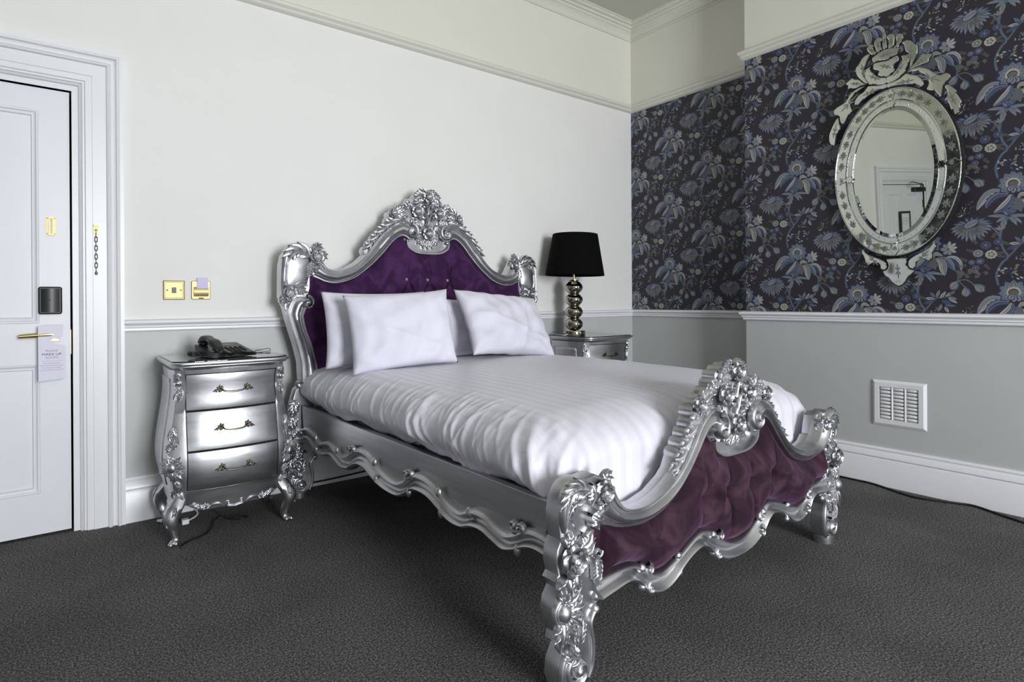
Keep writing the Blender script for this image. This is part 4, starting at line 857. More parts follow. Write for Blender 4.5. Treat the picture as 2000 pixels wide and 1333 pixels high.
for s in (-1, 1):
    fs = (lambda sg: (lambda u, v, h: (sg*(RX+h-0.008), u, v)))(s)
    up = [(2.165, 0.530), (0.065, 0.530)]
    lowp = [(a, b+0.004) for a, b in reversed(rl) if 0.05 < a < 2.17]
    mb = MB(); prism(mb, up+lowp, -0.026, 0.0, fs, 0.002)
    rail = mb.obj('side_rail', M['silver_side'], BED, sharp=30)
    MB().box(*(sorted((s*(RX-0.075), s*(RX-0.034)))), 0.03, 2.17, 0.490, 0.522).obj('ledge', M['silver_side'], rail, smooth=False)
    A = lambda mb, nm: mb.obj(nm, M['silver_side'], rail, sharp=60)
    RM = [(0, -0.01), (0, 0.012), (0.08, 0.022), (0.20, 0.026), (0.30, 0.018), (0.33, 0.008), (0.45, 0.004), (0.60, 0.006), (0.68, 0.012), (0.72, 0.022), (0.84, 0.028), (0.95, 0.022), (1.0, 0.010), (1.0, -0.02)]
    brk = [0, 10, 18, 29, 32]
    for a, b in zip(brk[:-1], brk[1:]):
        A(loft(ru[a:b+1], rl[a:b+1], RM, fs, 5), 'wavy_apron')
    for ya, za, sg in ((1.455, 0.425, 1), (1.425, 0.432, -1), (0.905, 0.430, 1), (0.880, 0.440, -1), (0.225, 0.425, 1), (0.195, 0.428, -1)):
        A(volute((ya, za), 0.020, fs, -math.pi/2, 0.9, sg, 0.008, 0.014, 0.014), 'scroll')
    for ya, za in ((1.200, 0.415), (1.190, 0.345), (0.670, 0.415), (0.655, 0.345), (1.905, 0.395), (1.900, 0.335), (1.62, 0.385), (0.895, 0.360), (0.215, 0.352), (0.475, 0.395), (2.13, 0.385)):
        A(bead((ya, za), 0.014, fs, 0.016, 1.5), 'bead')
for k in range(12):
    y = 0.12+k*0.178
    MB().box(-0.80, 0.80, y, y+0.07, 0.470, 0.489).obj('slat', M['silver_side'], BED, smooth=False)
# ------------------------------------------------------------------ bedding
c_, s_ = math.cos(0.019), math.sin(0.019)
def bedw(x, y, z): return (1.972+c_*x-s_*y, 1.215+s_*x+c_*y, z)
def fbm(x, y, seed=0):
    r = np.random.RandomState(seed); out = 0
    for k in range(9):
        a = r.uniform(0, 2*math.pi); f = 3.0*1.45**k; out = out+np.sin(f*(x*math.cos(a)+y*math.sin(a))+r.uniform(0, 6.28)+1.5*np.sin(f*0.4*(x-y)))/(1.35**k)
    return out*0.25
# mattress under the duvet
mt = MB(); mx_, my0, my1 = 0.745, 0.17, 2.150
pr = []
for i in range(28):
    a = 2*math.pi*i/28; pr.append((abs(math.cos(a))**0.25*math.copysign(1, math.cos(a)), abs(math.sin(a))**0.35*math.copysign(1, math.sin(a))))
mt.grid(28, 2, lambda i, j: bedw(mx_*pr[i][0], (my0, my1)[j], 0.585+0.094*pr[i][1]), cu=True)
for y in (my0, my1): mt.add([bedw(mx_*p[0], y, 0.585+0.094*p[1]) for p in pr], [tuple(range(28))])
mo = mt.obj('mattress', M['sheet'], sharp=50); tag(mo, 'white mattress under the striped duvet on the silver bed', 'mattress')
# duvet: section across the bed = puffed sheet that hangs over both rails; foot end hangs behind the footboard
NX, NY = 200, 420
RD = np.random.RandomState(3)
folds = [(RD.uniform(0.02, 2.1), RD.uniform(-1.0, 0.5), RD.uniform(0.003, 0.0075), RD.uniform(0.006, 0.013), RD.uniform(0.3, 1.0)) for _ in range(95)]
folds += [(RD.uniform(0.10, 1.25), RD.uniform(-1.1, -0.2), RD.uniform(0.006, 0.012), RD.uniform(0.008, 0.014), RD.uniform(0.6, 1.0)) for _ in range(34)]
folds += [(RD.uniform(0.1, 2.0), RD.uniform(-0.5, 0.3), RD.uniform(0.010, 0.016), RD.uniform(0.05, 0.09), RD.uniform(0.5, 0.9)) for _ in range(9)]
def duvet():
    HWt = 0.630; R = 0.138; RX2 = 0.215; RA = 0.175; drop = 0.035     # half of the flat top, radius of the rolled edge, straight hang
    arc = math.pi*0.62*RA; tot = HWt+arc+drop
    us = np.sign(np.linspace(-1, 1, NX))*np.abs(np.linspace(-1, 1, NX))**0.80*tot
    ytop0, ytop1 = 0.330, 2.165; Rf = 0.15; RF2 = 0.245; RFA = 0.195; arcf = math.pi/2*RFA; dropf = 0.155
    vs = np.r_[np.linspace(-(arcf+dropf), 0, 60, endpoint=False), np.linspace(0, ytop1-ytop0, NY-60)]
    U, Vv = np.meshgrid(us, vs, indexing='ij')
    s = np.sign(U); a = np.abs(U)
    th = np.clip((a-HWt)/RA, 0, math.pi*0.62)
    X = np.minimum(a, HWt)+RX2*np.sin(th); Z = -R*(1-np.cos(th))*0.98
    ex = np.clip(a-HWt-arc, 0, None); X = X+ex*math.cos(math.pi*0.62)*0.6; Z = Z-ex*0.9
    nx_, nz_ = np.sin(th), np.cos(th)
    th2 = np.clip(-Vv/RFA, 0, math.pi/2); Y = ytop0+np.maximum(Vv, 0)-RF2*np.sin(th2)
    ex2 = np.clip(-Vv-arcf, 0, None); Z2 = -Rf*(1-np.cos(th2))-ex2
    # rounded corners where side and foot meet
    X = X-0.035*np.sin(th2)**2*np.clip((a-0.30)/0.55, 0, 1)**2
    Zt = 0.752+0.016*np.cos(np.clip(U/0.8, -1, 1)*math.pi/2)+Z+Z2
    # lofted filling, sagging a little towards the foot and the edges
    y_ = Y; x_ = s*X
    Zt -= 0.014*np.clip((0.85-y_)/0.60, 0, 1)**1.6*np.cos(th2)
    Zt += 0.012*fbm(x_*0.6, y_*0.6, 5)*np.cos(th)*np.cos(th2)
    n_side = np.clip((a-HWt*0.80)/(tot-HWt*0.80), 0, 1)
    D = np.zeros_like(X); Dr = np.zeros_like(X)
    for yc, lean, am, wd, rch in folds:
        sd = n_side; env = np.clip((sd-0.16-(1-rch)*0.5)/0.28, 0, 1)*(1-0.55*np.clip((sd-0.85)/0.15, 0, 1))
        g = np.exp(-((y_-yc-lean*(sd-0.5)*0.32)/wd)**2)*env; D += am*g*(s < 0)
        g2 = np.exp(-((y_-(2.1-yc)+lean*(sd-0.5)*0.22)/wd)**2)*env; Dr += 0.55*am*g2*(s > 0)
    D = 0.46*(D+Dr)
    # soft pleats down the foot end
    fe = np.clip(-Vv/(arcf+dropf), 0, 1)
    D += fe**0.7*(0.006*np.sin(x_*34+2.2*np.sin(x_*5))+0.004*np.sin(x_*71+1.3))
    # gathered corner at the near foot post
    cg = np.clip((a-0.45)/0.4, 0, 1)*fe**0.5; D += cg*0.008*np.sin((y_-x_)*58)
    D += 0.0020*fbm(x_*3.2, y_*3.2, 9)
    X = X+D*nx_; Zt = Zt+D*nz_*np.cos(th2); Y = Y-D*np.sin(th2)
    # wavering hem on the side
    hem = np.clip((a-(tot-0.10))/0.10, 0, 1); Zt += hem*(0.014*np.sin(y_*9+0.7)+0.008*np.sin(y_*23)); X -= 0.05*hem**2*(0.5+0.5*np.sin(y_*7))
    X = np.where(s > 0, X*(1+0.065*np.clip((a-0.4)/0.5, 0, 1)), X)
    return s*X, Y, Zt
DXg, DYg, DZg = duvet()
dv = MB(); dv.grid(NX, NY, lambda i, j: bedw(DXg[i, j], DYg[i, j], DZg[i, j]))
du = dv.obj('duvet', M['duvet'], sharp=0); tag(du, 'white striped satin duvet spread over the bed', 'duvet')
sm = du.modifiers.new('thickness', 'SOLIDIFY'); sm.thickness = 0.006; sm.offset = -1

def pillow(name, label, loc, W_, H_, T_, yaw, lean, roll=0.0, seed=1, ear=(0.02, 0.02), group='pillows on the bed'):
    n, m = 60, 44; r = np.random.RandomState(seed); f1 = r.uniform(0, 6, 6)
    mb = MB()
    def pt(side):
        def f(i, j):
            u = -1+2*i/(n-1); v = -1+2*j/(m-1)
            e = max(0.0, (1-abs(u)**2.6))*max(0.0, (1-abs(v)**2.6)); th = T_*0.5*e**0.42
            # edges pull in between the corners
            x = W_/2*u*(1-0.045*(1-v*v)*(abs(u)**3))*(1+ear[0]*abs(u*v)**4); z = H_/2*v*(1-0.05*(1-u*u)*(abs(v)**3))*(1+ear[1]*abs(u*v)**4)
            wr = 0.006*math.sin(5*u+3*v+f1[0])+0.005*math.sin(9*v-4*u+f1[1])+0.004*math.sin(14*u*v+f1[2])+0.0035*math.sin(17*u+6*v*v+f1[3])
            cw = abs(u)**2*abs(v)**1.5; wr += 0.010*cw*math.sin(16*(abs(u)-abs(v))+f1[4])
            wr += 0.006*math.exp(-((v+0.2+0.35*u+0.1*math.sin(3*u))/0.07)**2)+0.005*math.exp(-((u-0.3-0.25*v)/0.05)**2)
            bot = 0.0
            return (x, side*(th+(wr*e**0.3 if e > 0 else 0)), z+bot+H_/2)
        return f
    mb.grid(n, m, pt(-1)); mb.grid(n, m, pt(1))
    o = mb.obj(name, M['sheet'], sharp=0); me = o.data
    bm = bmesh.new(); bm.from_mesh(me); bmesh.ops.remove_doubles(bm, verts=bm.verts, dist=0.0006); bmesh.ops.recalc_face_normals(bm, faces=bm.faces); bm.to_mesh(me); bm.free()
    me.polygons.foreach_set('use_smooth', [True]*len(me.polygons))
    o.location = loc; o.rotation_mode = 'ZXY'
    o.rotation_euler = (math.radians(lean), math.radians(roll), math.radians(yaw))
    return tag(o, label, 'pillow', group)
pillow('pillow', 'white pillow propped in front, nearest the telephone side of the bed', (1.470, 2.800, 0.766), 0.575, 0.415, 0.165, -9, -14, -1.5, 1)
pillow('pillow', 'white pillow standing behind, against the velvet on the telephone side', (1.425, 3.040, 0.766), 0.600, 0.415, 0.150, -4, -10, 0.5, 2)
pillow('pillow', 'white pillow sloping in front, nearest the lamp side of the bed', (2.250, 2.850, 0.786), 0.670, 0.435, 0.170, 6, -31, 1.5, 3, (0.05, 0.04))
pillow('pillow', 'white pillow tucked behind, against the velvet on the lamp side', (2.215, 3.130, 0.770), 0.620, 0.365, 0.130, 3, -8, 0.0, 4)
# ------------------------------------------------------------------ bombe bedside chests
def interp(tab): 
    a = [t[0] for t in tab]; b = [t[1] for t in tab]
    return lambda z: float(np.interp(z, a, b))
HWN = (lambda zs, c: (lambda z: float(np.interp(z, zs, c))))(*[list(q) for q in zip(*[tuple(p) for p in cr([(0.13, 0.256), (0.17, 0.256), (0.21, 0.258), (0.28, 0.270), (0.36, 0.284), (0.45, 0.282), (0.54, 0.270), (0.63, 0.257), (0.72, 0.250), (0.79, 0.256), (0.81, 0.258)], 60)])])
SWN = (lambda zs, c: (lambda z: float(np.interp(z, zs, c))))(*[list(q) for q in zip(*[tuple(p) for p in cr([(0.13, 0.006), (0.18, 0.010), (0.25, 0.024), (0.32, 0.036), (0.40, 0.036), (0.48, 0.024), (0.58, 0.008), (0.68, 0.0), (0.76, 0.004), (0.81, 0.012)], 60)])])
FY0 = -0.172
def yfront(x, z):
    hw = HWN(z)-0.050; return FY0-SWN(z)-0.030*max(0.0, 1-(x/hw)**2)
def nightstand(name, label, loc, group='silver bedside chests'):
    root = thing(name, label, 'bedside chest', loc, 0.0, group)
    SD = M['silver_drawer']
    # carcass: front with a recess for the drawers, chamfered corner posts, bowed sides
    nz = 44; zs = np.linspace(0.175, 0.806, nz)
    def ring(z):
        hw = HWN(z); pts = [(-hw+0.010, 0.205), (-hw, 0.12), (-hw, 0.0), (-hw, FY0-SWN(z)+0.060), (-hw+0.012, FY0-SWN(z)+0.020), (-hw+0.050, FY0-SWN(z)-0.002)]
        rec = 0.012 if 0.238 < z < 0.786 else 0.0
        fx = [-0.204, -0.2035, -0.10, 0.0, 0.10, 0.2035, 0.204]
        fr_ = [(x, yfront(x, z)+(rec if abs(x) < 0.2038 else 0)) for x in fx]
        return pts+fr_+[(-a, b) for a, b in reversed(pts)]
    mb = MB(); R0 = ring(0.3); m = len(R0)
    zz = sorted(list(zs)+[0.2375, 0.2385, 0.7855, 0.7865]); G = [[(x, y, z) for x, y in ring(z)] for z in zz]
    mb.grid(m, len(zz), lambda i, j: G[j][i], cu=True); mb.add(G[-1], [tuple(range(m))]); mb.add(G[0], [tuple(range(m))[::-1]])
    mb.obj('carcass', M['silver'], root, sharp=32)
    rb_ = MB(); rb_.grid(9, 24, lambda i, j: (-0.2033+0.4066*i/8, yfront(-0.2033+0.4066*i/8, 0.2392+0.5456*j/23)+0.0112, 0.2392+0.5456*j/23)); rb_.obj('drawer_gap_shade', M['gap'], root)  # near-black sheet, paints in the shade of the gaps between drawers
    # side panels
    for s in (-1, 1):
        pb = MB(); pb.grid(6, 26, lambda i, j: (s*(HWN(0.26+0.50*j/25)+0.004), -0.085+0.255*i/5, 0.26+0.50*j/25))
        po = pb.obj('side_panel', M['silver'], root, sharp=40); sm_ = po.modifiers.new('thickness', 'SOLIDIFY'); sm_.thickness = 0.006; sm_.offset = -1 if s < 0 else -1
    # moulded top
    def top_ring(d, z):
        hw = 0.272-d; fy = -0.230+d; by = 0.225-d*0.2; pts = [(-hw, by), (-hw, 0.0), (-hw, fy+0.055), (-hw+0.030, fy+0.012)]
        arc = [(x, fy+0.006-0.014*(1-(x/(hw))**2)) for x in np.linspace(-hw+0.055, hw-0.055, 11)]
        return [(a, b, z) for a, b in pts+arc+[(-a, b) for a, b in reversed(pts)]]
    tp = [(0.050, 0.802), (0.040, 0.806), (0.030, 0.806), (0.026, 0.812), (0.016, 0.816), (0.010, 0.822), (0.010, 0.825), (0.003, 0.828), (0.0, 0.834), (0.001, 0.840), (0.006, 0.843), (0.014, 0.843)]
    tb = MB(); g = [top_ring(d, z) for d, z in tp]; m = len(g[0]); tb.grid(m, len(tp), lambda i, j: g[j][i], cu=True); tb.add(g[-1], [tuple(range(m))]); tb.add(g[0], [tuple(range(m))[::-1]])
    tb.obj('chest_top', M['silver'], root, sharp=40)
    # three drawers, each with a leafy bail handle
    for z0, z1 in ((0.616, 0.7815), (0.431, 0.606), (0.2425, 0.421)):
        db = MB(); nx_, nz_ = 15, 10; off = 0.0015
        X = np.linspace(-0.1995, 0.1995, nx_); Zs = np.linspace(z0, z1, nz_)
        def f(i, j):
            e = 0.004*(i in (0, nx_-1) or j in (0, nz_-1)); return (X[i], yfront(X[i], Zs[j])-off+e, Zs[j])
        db.grid(nx_, nz_, f)
        per = [(i, 0) for i in range(nx_)]+[(nx_-1, j) for j in range(1, nz_)]+[(i, nz_-1) for i in range(nx_-2, -1, -1)]+[(0, j) for j in range(nz_-2, 0, -1)]
        P0 = [f(i, j) for i, j in per]; P1 = [(a, b+0.020, c) for a, b, c in P0]; k = len(P0)
        db.add(P0+P1, [(i, (i+1) % k, k+(i+1) % k, k+i) for i in range(k)]); db.add(P1, [tuple(range(k))])
        d_ = db.obj('drawer', SD, root, sharp=50)
        zc = (z0+z1)/2+0.004; hb = MB()
        bail = cr([(-0.052, yfront(-0.05, zc)-0.008, zc+0.004), (-0.040, yfront(0, zc)-0.014, zc-0.006), (0, yfront(0, zc)-0.016, zc-0.010), (0.040, yfront(0, zc)-0.014, zc-0.006), (0.052, yfront(0.05, zc)-0.008, zc+0.004)], 18)
        tube(hb, bail, lambda t: 0.0030+0.0012*math.sin(math.pi*t), 8); hb.obj('bail_handle', M['antique'], d_)
        for s in (-1, 1):
            yb = yfront(0.06, zc)-0.002; fr_ = (lambda yb: (lambda u, v, h: (u, yb-h, v)))(yb); hb = MB()
            for ang, l_ in ((100, 0.026), (150, 0.022), (60, 0.022), (195, 0.036), (0 if s < 0 else 0, 0.012), (250, 0.018)):
                a_ = math.radians(ang); ca, sa = math.cos(a_)*s, math.sin(a_)
                q = leaf([(s*0.058, zc+0.003), (s*0.058-ca*l_*0.5*1.0, zc+0.003+sa*l_*0.5), (s*0.058-ca*l_, zc+0.003+sa*l_*0.9)], 0.0075, 0.006, fr_, lobes=2, n=10); hb.add(q.v, q.f)
            hb.obj('handle_leaf', M['antique'], d_, sharp=60)
    # cabriole legs with pad feet
    for sx in (-1, 1):
        for sy in (-1, 1):
            lb = MB(); path = cr([(0.206, 0.128, 0.262), (0.226, 0.146, 0.215), (0.256, 0.168, 0.160), (0.265, 0.176, 0.108), (0.248, 0.160, 0.060), (0.244, 0.156, 0.030), (0.252, 0.164, 0.012)], 20)
            rad = cr([(0.024, 0), (0.036, 0), (0.039, 0), (0.029, 0), (0.019, 0), (0.016, 0), (0.018, 0)], 20)[:, 0]
            def f(i, j):
                a = 2*math.pi*i/14; r = rad[j]; ca, sa = math.cos(a), math.sin(a); k_ = 1/max(abs(ca), abs(sa))**0.35
                return (sx*(path[j][0]+r*ca*k_), (path[j][1]+r*sa*k_)*sy-(0.010 if sy < 0 else 0.0), path[j][2])
            lb.grid(14, 20, f, cu=True); lb.add([f(i, 0) for i in range(14)], [tuple(range(14))]); lb.add([f(i, 19) for i in range(14)], [tuple(range(14))])
            lg = lb.obj('leg', M['silver'], root, sharp=45)
            fb = MB(); yy = sy*0.168-(0.010 if sy < 0 else 0); ball(fb, (sx*0.254, yy, 0.013), 0.0135, 14, s=(1.5, 1.5, 0.98)); 
            for q in (-1, 0, 1): ball(fb, (sx*(0.260+0.010*(q == 0))+q*0.012, yy+sy*(0.016+0.004*(q == 0)), 0.0105), 0.0105, 10)
            fb.obj('pad_foot', M['silver'], lg)
            # acanthus on the knee
            c45 = 1/math.sqrt(2)
            frk = (lambda sx, sy: (lambda u, v, h: (sx*(0.236+0.034*c45+0.030*math.sin(max(0, (0.20-v))*14)*c45+h*c45+u*c45), sy*(0.150+0.034*c45+0.030*math.sin(max(0, (0.20-v))*14)*c45+h*c45-u*c45)-(0.010 if sy < 0 else 0), v)))(sx, sy)
            if sy < 0 or sx < 0:
                for pts, w_ in (([(0.0, 0.185), (0.008, 0.145), (0.0, 0.095)], 0.016), ([(0.012, 0.190), (0.022, 0.165), (0.016, 0.135)], 0.011), ([(-0.012, 0.190), (-0.022, 0.165), (-0.016, 0.135)], 0.011)):
                    leaf(pts, w_, 0.012, frk, lobes=3, n=16).obj('acanthus_leaf', M['silver'], lg, sharp=60)
    # carving on the front corner posts
    for sx in (-1, 1):
        c0 = 0.62; c1 = math.sqrt(1-c0*c0)
        def frp(u, v, h, sx=sx): 
            hw = HWN(v); bx, by = hw-0.024, FY0-SWN(v)+0.014
            return (sx*(bx+u*c1+h*c0), by+u*c0-h*c1, v)
        A = lambda mb, nm: mb.obj(nm, M['silver'], root, sharp=60)
        A(volute((0.004, 0.745), 0.020, frp, math.pi/2, 1.3, -1, 0.007, 0.010, 0.0), 'scroll')
        for pts, w_ in (([(-0.010, 0.770), (0.008, 0.778), (0.022, 0.765)], 0.012), ([(0.012, 0.728), (-0.002, 0.712), (-0.012, 0.722)], 0.010), ([(0.0, 0.720), (-0.006, 0.690), (0.004, 0.655)], 0.012), ([(0.006, 0.700), (0.014, 0.680), (0.010, 0.660)], 0.009),
                        ([(0.0, 0.505), (-0.012, 0.475), (0.0, 0.440)], 0.013), ([(0.004, 0.535), (0.014, 0.510), (0.006, 0.478)], 0.012), ([(0.002, 0.470), (0.018, 0.455), (0.024, 0.432)], 0.010), ([(0.0, 0.545), (-0.008, 0.520), (-0.014, 0.500)], 0.009),
                        ([(0.0, 0.295), (-0.008, 0.262), (0.004, 0.225)], 0.014), ([(0.006, 0.255), (0.016, 0.225), (0.008, 0.195)], 0.012), ([(-0.004, 0.240), (-0.018, 0.215), (-0.024, 0.200)], 0.010)):
            A(leaf(pts, w_, 0.013, frp, lobes=3, n=16), 'acanthus_leaf')
        # sunflower
        fb = MB(); fc = (0.004, 0.362); r_ = 0.021
        fb.grid(16, 6, lambda i, j: frp(fc[0]+r_*math.cos(2*math.pi*i/16)*math.cos(math.pi/2*j/5), fc[1]+1.15*r_*math.sin(2*math.pi*i/16)*math.cos(math.pi/2*j/5), 0.008+0.011*math.sin(math.pi/2*j/5)), cu=True)
        for k in range(14):
            a_ = 2*math.pi*k/14; l_ = 0.034+0.010*(k % 2); ca, sa = math.cos(a_), math.sin(a_)
            q = leaf([(fc[0]+r_*0.9*ca, fc[1]+r_*1.0*sa), (fc[0]+(r_+l_*0.5)*ca, fc[1]+(r_+l_*0.5)*sa), (fc[0]+(r_+l_)*ca, fc[1]+(r_+l_)*sa)], 0.0085, 0.010, frp, lobes=1, n=10); fb.add(q.v, q.f)
        A(fb, 'sunflower')
    # shaped apron under the drawers with scrolls
    low = [(-0.205, 0.176), (-0.16, 0.150), (-0.12, 0.142), (-0.06, 0.146), (-0.02, 0.138), (0.0, 0.134), (0.02, 0.138), (0.06, 0.146), (0.12, 0.142), (0.16, 0.150), (0.205, 0.176)]
    lo = cr(low, 30); up = np.array([(x, 0.232) for x in np.linspace(-0.205, 0.205, 30)]); ab = MB()
    ab.grid(2, 30, lambda i, j: (lambda q: (q[0], yfront(q[0], max(q[1], 0.14))-0.001, q[1]))((lo, up)[i][j])); ab.grid(2, 30, lambda i, j: (lambda q: (q[0], yfront(q[0], max(q[1], 0.14))+0.018, q[1]))((lo, up)[i][j]))
    ab.grid(2, 30, lambda i, j: (lo[j][0], yfront(lo[j][0], 0.14)+(-0.001, 0.018)[i], lo[j][1])); ao = ab.obj('apron', SD, root, sharp=40)
    fra = lambda u, v, h: (u, yfront(u, max(v, 0.14))-0.001-h, v)
    for s in (-1, 1):
        B = lambda mb, nm: mb.obj(nm, M['silver'], ao, sharp=60)
        B(volute((s*0.030, 0.158), 0.013, fra, -math.pi/2, 1.1, s, 0.0045, 0.008, 0.0, tail=[(0.0, 0.140), (s*0.015, 0.143)]), 'scroll')
        B(rib([(s*0.052, 0.150), (s*0.072, 0.166), (s*0.100, 0.164), (s*0.110, 0.152)], 0.005, 0.008, fra, 14), 'scroll')
        for pts, w_ in (([(s*0.126, 0.150), (s*0.126, 0.165), (s*0.130, 0.182)], 0.010), ([(s*0.126, 0.150), (s*0.116, 0.163), (s*0.112, 0.176)], 0.008), ([(s*0.128, 0.150), (s*0.142, 0.162), (s*0.148, 0.176)], 0.008), ([(s*0.150, 0.158), (s*0.172, 0.172), (s*0.196, 0.172)], 0.009)):
            B(leaf(pts, w_, 0.009, fra, lobes=2, n=12), 'acanthus_leaf')
    return root
def glass_top(label, loc):
    mb = MB(); hw, fy, by = 0.258, -0.216, 0.222
    P = [(-hw, by), (-hw, fy+0.045), (-hw+0.028, fy+0.010)]+[(x, fy+0.004-0.012*(1-(x/hw)**2)) for x in np.linspace(-hw+0.055, hw-0.055, 11)]+[(hw-0.028, fy+0.010), (hw, fy+0.045), (hw, by)]
    prism(mb, P, 0.0, 0.005, lambda u, v, h: (u, v, h), 0.001)
    o = mb.obj('glass_top', M['glass'], sharp=30, loc=loc); return tag(o, label, 'glass top', 'glass tops of the bedside chests')
N1 = (0.672, 3.270, 0.0); N2 = (3.352, 3.285, 0.0)
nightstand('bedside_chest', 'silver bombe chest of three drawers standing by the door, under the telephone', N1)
n1 = [o for o in COL.objects if o.name == 'bedside_chest'][0]
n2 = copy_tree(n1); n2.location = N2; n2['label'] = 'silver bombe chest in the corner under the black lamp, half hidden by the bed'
glass_top('clear glass plate on the chest with the telephone', (N1[0], N1[1], 0.8435)); glass_top('clear glass plate on the chest under the black lamp', (N2[0], N2[1], 0.8435))

# ------------------------------------------------------------------ table lamp
LPX, LPY, LZ0 = 3.205, 3.330, 0.8487
lamp = thing('table_lamp', 'lamp with black tapered shade on a stacked smoked-metal ball stem', 'lamp', (LPX, LPY, LZ0))
b = MB(); lathe(b, [(0, 0), (0.086, 0), (0.088, 0.003), (0.088, 0.034), (0.086, 0.037), (0.0, 0.037)], seg=48); b.obj('lamp_base', M['nickel'], lamp, sharp=40)
b = MB(); prof = [(0.0, 0.036)]
for k in range(4):
    z0 = 0.040+k*0.0955
    for t in np.linspace(0, 1, 15):
        r = 0.036+0.034*math.sin(math.pi*t)**0.75 if k < 3 or t < 0.75 else 0.036+0.034*math.sin(math.pi*t)**0.9
        prof.append((r, z0+0.0955*t))
prof += [(0.032, 0.424), (0.034, 0.428), (0.040, 0.430), (0.040, 0.434), (0.0, 0.434)]
lathe(b, prof, seg=40); b.obj('ball_stem', M['nickel'], lamp, sharp=50)
b = MB(); lathe(b, [(0.010, 0.434), (0.010, 0.50), (0.016, 0.50), (0.016, 0.56), (0.0, 0.56)], seg=20); b.obj('lamp_holder', M['brass'], lamp, sharp=40)
b = MB(); zb, zt = 0.468, 0.792; rb, rt = 0.232, 0.176
b.grid(64, 5, lambda i, j: ((rb+(rt-rb)*(0, 0.02, 0.5, 0.98, 1)[j])*math.cos(2*math.pi*i/64), (rb+(rt-rb)*(0, 0.02, 0.5, 0.98, 1)[j])*math.sin(2*math.pi*i/64), zb+(zt-zb)*(0, 0.02, 0.5, 0.98, 1)[j]), cu=True)
sh = b.obj('lamp_shade', M['shade'], lamp, rot=(math.radians(0.4), math.radians(0.8), 0)); q = sh.modifiers.new('thickness', 'SOLIDIFY'); q.thickness = 0.003
b = MB()
for k in range(3):
    a = 2*math.pi*k/3; tube(b, [(0.012*math.cos(a), 0.012*math.sin(a), 0.555), (0.19*math.cos(a), 0.19*math.sin(a), 0.700)], 0.002, 6)
b.obj('shade_carrier', M['nickel'], lamp)
b = MB(); tube(b, cr([(-0.084, -0.012, 0.012), (-0.112, -0.020, 0.004), (-0.125, 0.0, 0.004), (-0.105, 0.060, 0.004), (-0.06, 0.165, 0.004), (-0.05, 0.205, 0.0), (-0.05, 0.218, -0.05), (-0.05, 0.218, -0.40)], 40), 0.0035, 8); b.obj('lamp_cord', M['whitecord'], lamp)

# ------------------------------------------------------------------ telephone
PH = thing('telephone', 'black desk telephone with coiled cord on the glass top', 'telephone', (0.668, 3.235, 0.8487), math.radians(14))
def wedge(mb, x0, x1, y0, y1, zf, zb, th=0.012, mi=0):
    n = 12
    def f(i, j):
        x = x0+(x1-x0)*i/(n-1); t = j/(n-1); y = y0+(y1-y0)*t-0.010*math.sin(math.pi*i/(n-1))*(t-0.5)*2*-1
        return (x, y, zf+(zb-zf)*t**0.9)
    mb.grid(n, n, f, mi=mi); 
    per = [(i, 0) for i in range(n)]+[(n-1, j) for j in range(1, n)]+[(i, n-1) for i in range(n-2, -1, -1)]+[(0, j) for j in range(n-2, 0, -1)]
    P = [f(i, j) for i, j in per]; k = len(P); mb.add(P+[(a*0.97, b*0.97, 0.003) for a, b, c in P], [(i, (i+1) % k, k+(i+1) % k, k+i) for i in range(k)], mi); mb.add([(a*0.97, b*0.97, 0.003) for a, b, c in P], [tuple(range(k))], mi)
b = MB(); wedge(b, -0.105, 0.105, -0.085, 0.095, 0.022, 0.062); b.obj('phone_body', M['darkplastic'], PH, sharp=35)
b = MB(); wedge(b, -0.107, -0.035, -0.090, 0.090, 0.028, 0.052); b.obj('cradle', M['blackplastic'], PH, sharp=35)
b = MB(); hs = cr([(-0.072, -0.098, 0.045), (-0.072, -0.078, 0.056), (-0.072, -0.03, 0.080), (-0.072, 0.03, 0.092), (-0.072, 0.072, 0.086), (-0.072, 0.092, 0.074)], 22)
wv = cr([(0.020, 0.012), (0.030, 0.017), (0.024, 0.011), (0.023, 0.011), (0.030, 0.017), (0.020, 0.012)], 22)
hf = lambda i, j: (hs[j][0]+wv[j][0]*math.copysign(abs(math.cos(2*math.pi*i/16))**0.7, math.cos(2*math.pi*i/16)), hs[j][1], hs[j][2]+wv[j][1]*math.copysign(abs(math.sin(2*math.pi*i/16))**0.7, math.sin(2*math.pi*i/16)))
b.grid(16, 22, hf, cu=True); b.add([hf(i, 0) for i in range(16)], [tuple(range(16))]); b.add([hf(i, 21) for i in range(16)], [tuple(range(16))])
for y, z in ((-0.072, 0.045), (0.070, 0.066)): ball(b, (-0.072, y, z), 0.022, 14, s=(1.1, 1, 0.55))
hso = b.obj('handset', M['blackplastic'], PH, sharp=50)
kb = MB(); kb.box(-0.0055, 0.0055, -0.004, 0.004, -0.003, 0.004); k0 = None
for r in range(4):
    for c in range(4):
        x = 0.002+c*0.0245; y = -0.062+r*0.0195; z = 0.022+0.040*((y+0.085)/0.18)**0.9+0.002
        if k0 is None: k0 = kb.obj('key', M['blackplastic'], PH, smooth=False, loc=(x, y, z)); ko = k0
        else: ko = k0.copy(); COL.objects.link(ko); ko.parent = PH; ko.location = (x, y, z)
b = MB()
def coil(mb, pts, r, turns, wire):
    S = cr(pts, turns*10); T = np.gradient(S, axis=0); T /= np.linalg.norm(T, axis=1)[:, None]; out = []
    for i, (p_, t_) in enumerate(zip(S, T)):
        n1_ = np.cross(t_, (0, 0, 1)); n1_ /= max(np.linalg.norm(n1_), 1e-6); n2_ = np.cross(t_, n1_); a = 2*math.pi*i/10; out.append(p_+r*(math.cos(a)*n1_+math.sin(a)*n2_))
    tube(mb, out, wire, 5)
